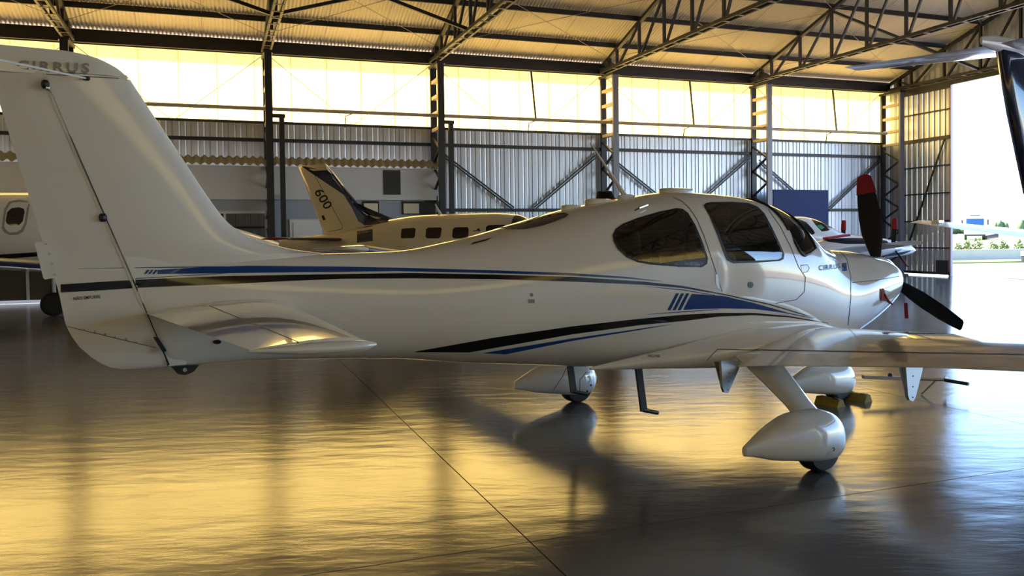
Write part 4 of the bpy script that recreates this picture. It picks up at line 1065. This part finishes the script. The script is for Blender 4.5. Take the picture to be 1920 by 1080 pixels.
# ---- business jet behind the tail of the front aircraft
wg = ground(101, 592)
Jd = math.radians(15); JR = Matrix.Rotation(Jd, 3, 'Z')
jo = wg + JR @ V(0, 1.9, 0)
J1 = Body('business_jet', V(jo.x, jo.y, 0), 15, 'white business jet with black stripe and oval cabin window behind the tail fin')
stj = [(-7.0,2.2,1.9,.08,.5,2,2),(-5.5,2.55,1.55,.38,.5,2,2),(-4,2.78,1.25,.66,.5,2.05,2.05),(-2,2.86,1.12,.78,.5,2.1,2.1),(.6,2.86,1.12,.79,.5,2.1,2.1),(1.3,2.82,1.12,.78,.5,2.1,2.1),(2.0,2.62,1.10,.74,.5,2.1,2.0),(2.6,2.36,1.06,.70,.48,2.1,2.0),(3.0,2.19,1.03,.66,.46,2.1,2.0),(4.0,1.87,.98,.54,.45,2.1,2.0),(5.3,1.38,.92,.28,.45,2,2),(5.8,1.15,.95,.10,.45,2,2)]
hj = Hull(stj, 90, 44, .08); mj = hj.mesh(); mj.build('fuselage', M_white2, J1.e, True, 60)
CJ = Caster(J1.o, J1.rz, bvh_of([mj]))
CJ.band([(-30, 479), (70, 472.5)], [(-30, 488), (70, 480.5)], .004).build('black_stripe', M_black, J1.e, True)
sur = [(8,436),(3,428),(8,392),(17,378),(35,374.5),(52,377),(56,384),(50,420),(44,434),(34,440),(18,441)]
CJ.patch(sur, .004, 4).build('window_surround', M_greytext, J1.e, True)
CJ.patch([(11+.0,430),(8,424),(12,395),(20,382),(35,379),(48,381),(51,386),(46,418),(40,430),(32,435),(18,436)], .007, 4).build('inner_panel', M_white2, J1.e, True)
CJ.patch([(13,419),(11,414),(14,398),(22,390.5),(36,389),(45,392),(46.5,398),(43,415),(36,422),(20,423.5)], .010, 4).build('cabin_window', M_glass, J1.e, True)
for sg_ in (-1, 1):
    ws = [(sg_*.6, .95, -1.35, 1.02, 1.0, .14, .10), (sg_*2.6, .45, -1.25, 1.12, 1.12, .12, .09), (sg_*6.6, -.5, -1.30, 1.42, 1.42, .06, .05)]
    if sg_ == 1: ws = [ws[0], (1.75, .66, -1.29, 1.08, 1.08, .12, .09)]
    wj = wing_mesh(ws, 12).build('wing', M_white2, J1.e, True, 50)
    sub_wing([tuple([a[0], a[1]+.01, a[2], a[3], a[4], a[5]+.008, a[6]+.008]) for a in ws], 0, .12).build('deice_boot', M_bootgrey, wj, True, 50)
    lift_gear(J1, 0, sg_*1.9 if sg_ < 0 else 1.55, .26, .95)
    nc = Hull([(-5.3,2.55,2.05,.18,.5,2,2),(-4.3,2.68,1.92,.36,.5,2,2),(-3.1,2.68,1.92,.36,.5,2,2),(-2.9,2.6,2.0,.30,.5,2,2)], 40, 24, .06).mesh(); nc.v = [(x, y+sg_*1.15, z) for x, y, z in nc.v]; nc.build('engine_nacelle', M_white2, J1.e, True, 50)
    MB().bar(V(-4.0, sg_*.6, 2.25), V(-4.0, sg_*.95, 2.28), .9, .10, up=(0, 0, 1)).build('engine_pylon', M_white2, J1.e)
    wing_mesh([(sg_*.05, -7.0, -7.9, 3.95, 3.93, .05, .05), (sg_*1.6, -7.5, -8.1, 3.97, 3.96, .03, .03)], 10).build('tailplane', M_white2, J1.e, True, 50)
J1.lens([V(-5.2, 0, 2.5), V(-7.0, 0, 3.95), V(-8.0, 0, 3.95), V(-7.2, 0, 2.2), V(-6.2, 0, 2.1)], 0, .09, 'tail_fin', M_white2)
wheel(J1.e, 3.9, 0, .2, .14).name = 'nose_tire'; MB().tube([V(3.9, 0, .2), V(3.85, 0, 1.1)], .04, 8).build('nose_strut', M_grey, J1.e)

def wrap_screen(h, s0, s1, t0, t1, name, m, parent, off=.006):
    rows_ = []
    for s_ in np.linspace(s0, s1, 12):
        r_ = []
        for t_ in np.linspace(t0, t1, 30):
            p = h.at(s_, t_); n = (h.at(s_+.02, t_)-p).cross(h.at(s_, t_+.02)-p).normalized()
            if n.z < 0: n = -n
            r_.append(p+n*off)
        rows_.append(r_)
    return MB().loft(rows_, False, False, False).build(name, m, parent, True, 80)
wrap_screen(hj, 1.55, 2.6, math.pi*.16, math.pi*.84, 'windscreen', M_glass, J1.e)
wrap_screen(h6, 5.15, 5.8, math.pi*.16, math.pi*.84, 'windscreen', M_glass, T6.e)

# ---- twin engine aircraft in the corner
to = PG(1715, 27.2)
T2 = Body('twin_engine_aircraft', to, 6, 'white twin engine aircraft with pointed nose and navy belly stripe in the corner')
st2 = [(-9.0,1.45,1.15,.05,.5,2,2),(-7.0,1.75,.95,.35,.5,2,2),(-5.2,2.14,.75,.56,.5,2.1,2.1),(-4.0,2.19,.70,.60,.5,2.1,2.1),(-3.5,2.10,.70,.60,.5,2.1,2.0),(-3.0,1.86,.70,.58,.5,2.1,2.0),(-2.5,1.62,.72,.54,.5,2.1,2.0),(-1.5,1.50,.76,.44,.5,2.1,2.0),(-.5,1.30,.84,.27,.5,2,2),(-.1,1.16,.93,.13,.5,2,2),(.02,1.06,1.0,.03,.5,2,2)]
h2 = Hull(st2, 90, 40, .06); m2_ = h2.mesh(); m2_.build('fuselage', M_white2, T2.e, True, 60)
C2 = Caster(T2.o, T2.rz, bvh_of([m2_]))
both(C2.band([(1660, 475.5), (1690, 473), (1712, 468)], [(1660, 481), (1690, 478), (1712, 469)], .004), 'navy_stripe', M_navy, T2.e)
both(C2.patch([(1490, 412), (1497, 411), (1512, 417), (1524, 430), (1528, 437), (1524, 440), (1500, 438), (1492, 428)], .006, 3), 'side_window', M_glass, T2.e)
both(C2.patch([(1520, 410), (1530, 409), (1545, 417), (1561, 428), (1552, 433), (1541, 434), (1531, 424)], .006, 3), 'windscreen', M_glass, T2.e)
C2.patch([(1531, 424), (1538, 421), (1546, 427), (1540, 431)], .010, 2).build('green_sticker', mat('green_sticker', (.02, .25, .08), .5), T2.e)
for sg_ in (-1, 1):
    nc = Hull([(-4.6,1.28,1.0,.10,.5,2,2),(-3.9,1.42,.86,.30,.5,2.2,2.2),(-3.0,1.44,.84,.36,.5,2.3,2.3),(-2.2,1.40,.88,.34,.5,2.3,2.3),(-1.75,1.30,.98,.24,.5,2.2,2.2)], 50, 28, .05).mesh(); nc.v = [(x, y+sg_*1.55, z) for x, y, z in nc.v]
    nco = nc.build('engine_nacelle', M_white2, T2.e, True, 50)
    hat = Hull([(-3.9,1.44,1.20,.20,.5,2.2,2.2),(-3.2,1.475,1.20,.34,.5,2.3,2.3),(-2.5,1.46,1.20,.345,.5,2.3,2.3),(-2.0,1.39,1.20,.27,.5,2.2,2.2)], 40, 24, .05).mesh(); hat.v = [(x, y+sg_*1.55, z) for x, y, z in hat.v]
    hat.build('engine_cover', M_cover, nco, True, 50)
    MB().bar(V(-3.95, sg_*1.55-.15, 1.47), V(-3.2, sg_*1.55-.05, 1.56), .30, .06).build('red_pad', M_red, nco)
    MB().loft([[V(-1.78+x, sg_*1.55+r*math.cos(a), 1.14+r*math.sin(a)) for a in np.linspace(0, 6.0, 18)] for x, r in ((0, .17), (.15, .15), (.32, .08), (.42, .01))]).build('spinner', M_steel, T2.e, True)
    for k in range(3):
        a = math.radians(95+120*k); rings = []
        for r, ch in ((.1, .07), (.3, .13), (.6, .15), (.85, .12), (.93, .07)):
            rings.append([V(-1.68+.03*math.sin(t)+.04*math.cos(t), sg_*1.55+r*math.cos(a)-ch/2*math.cos(t)*math.sin(a), 1.14+r*math.sin(a)+ch/2*math.cos(t)*math.cos(a)) for t in np.linspace(0, 5.8, 12)])
        bl_ = MB().loft(rings).build('propeller_blade', M_cover, T2.e, True, 60)
        MB().loft([[c+(p-c)*1.15 for p in rg for c in (sum(rg, V(0, 0, 0))/len(rg),)] for rg in rings[-3:]]).build('tip_cover', M_red, bl_, True, 60)
    wing_mesh([(sg_*.4, -3.1, -4.9, .92, .90, .14, .1), (sg_*5.8, -3.4, -4.5, 1.35, 1.34, .07, .05) if sg_ < 0 else (2.1, -3.2, -4.8, 1.05, 1.04, .12, .08)], 12).build('wing', M_white2, T2.e, True, 50)
    wing_mesh([(sg_*.05, -8.0, -8.9, 1.40, 1.39, .05, .04), (sg_*2.0, -8.2, -8.8, 1.42, 1.42, .03, .03)], 10).build('tailplane', M_white2, T2.e, True, 50)
    lift_gear(T2, -4.1, sg_*1.6, .22, .95)
T2.lens([V(-7.4, 0, 1.5), V(-8.6, 0, 2.85), V(-9.3, 0, 2.85), V(-9.0, 0, 1.3)], 0, .07, 'tail_fin', M_white2)
wheel(T2.e, -1.2, 0, .18, .13).name = 'nose_tire'; MB().tube([V(-1.2, 0, .18), V(-1.25, 0, .9)], .035, 8).build('nose_strut', M_grey, T2.e)

# ---- T-tail jet whose tail and wing reach in beside the opening
TT = Body('t_tail_aircraft', PG(1905, 13.0), 31.3, 'white aircraft with tall dark blue T-tail fin parked beside the hangar opening')
zt_ = TT.at(1895, 92).z
tp_ = TT.at(1612, 130, 2.75)
hT = Hull([(.85,2.3,1.85,.10,.5,2,2),(1.6,2.45,1.5,.40,.5,2,2),(3,2.62,1.15,.72,.5,2.1,2.1),(5,2.65,1.05,.78,.5,2.1,2.1),(9,2.65,1.05,.78,.5,2.1,2.1),(10.2,2.4,1.05,.70,.5,2.1,2),(11.5,1.9,1.0,.48,.5,2,2),(12.6,1.4,1.1,.12,.5,2,2)], 70, 36, .1)
hT.mesh().build('fuselage', M_white2, TT.e, True, 60)
wrap_screen(hT, 9.9, 10.8, math.pi*.16, math.pi*.84, 'windscreen', M_glass, TT.e)
TT.lens([V(.35, 0, zt_-.02), V(-.55, 0, zt_), V(-.22, 0, zt_-1.0), V(.30, 0, 2.2), V(3.0, 0, 2.3), V(1.9, 0, 2.75)], 0, .10, 'tail_fin', M_navy)
bl2 = Hull([(-1.0,zt_+.10,zt_-.02,.02,.5,2,2),(-.6,zt_+.16,zt_-.08,.09,.5,2,2),(.2,zt_+.17,zt_-.08,.10,.5,2,2),(.7,zt_+.10,zt_,.03,.5,2,2)], 30, 20, .05).mesh(); bl2.build('tail_bullet', M_white2, TT.e, True, 50)
for sg_ in (-1, 1):
    zz = tp_.z
    ts = [(sg_*.05, .42, -.62, zt_+.02, zt_+.02, .05, .05), (sg_*2.75, .02, -.52, zz, zz, .03, .03)]
    so = sub_wing(ts, 0, .66).build('tailplane', M_white2, TT.e, True, 50); sub_wing(ts, .67, 1.).build('elevator', M_white2, so, True, 50)
    ws = [(sg_*.7, 8.3, 6.2, 1.18, 1.15, .14, .1), (sg_*6.15, 7.6, 6.75, 1.90, 1.89, .06, .05)]
    wo_ = sub_wing(ws, 0, .70).build('wing', M_white2, TT.e, True, 50)
    sub_wing(ws, .71, 1.).build('flap_and_aileron', M_white2, wo_, True, 50)
    for q in (.35, .6): MB().bar(V(6.9, sg_*(.7+5.45*q), 1.15+.72*q-.06), V(6.4, sg_*(.7+5.45*q), 1.15+.72*q-.10), .05, .10).build('flap_track', M_white2, wo_)
    MB().quadbox(V(7.1, sg_*5.6, 1.90), V(.12, 0, 0), V(0, .10, 0), V(0, 0, .035)).build('tip_light', M_white2, wo_)
    lift_gear(TT, 6.9, sg_*1.8, .27, 1.2)
wheel(TT.e, 10.8, 0, .2, .14).name = 'nose_tire'; MB().tube([V(10.8, 0, .2), V(10.75, 0, 1.3)], .04, 8).build('nose_strut', M_grey, TT.e)
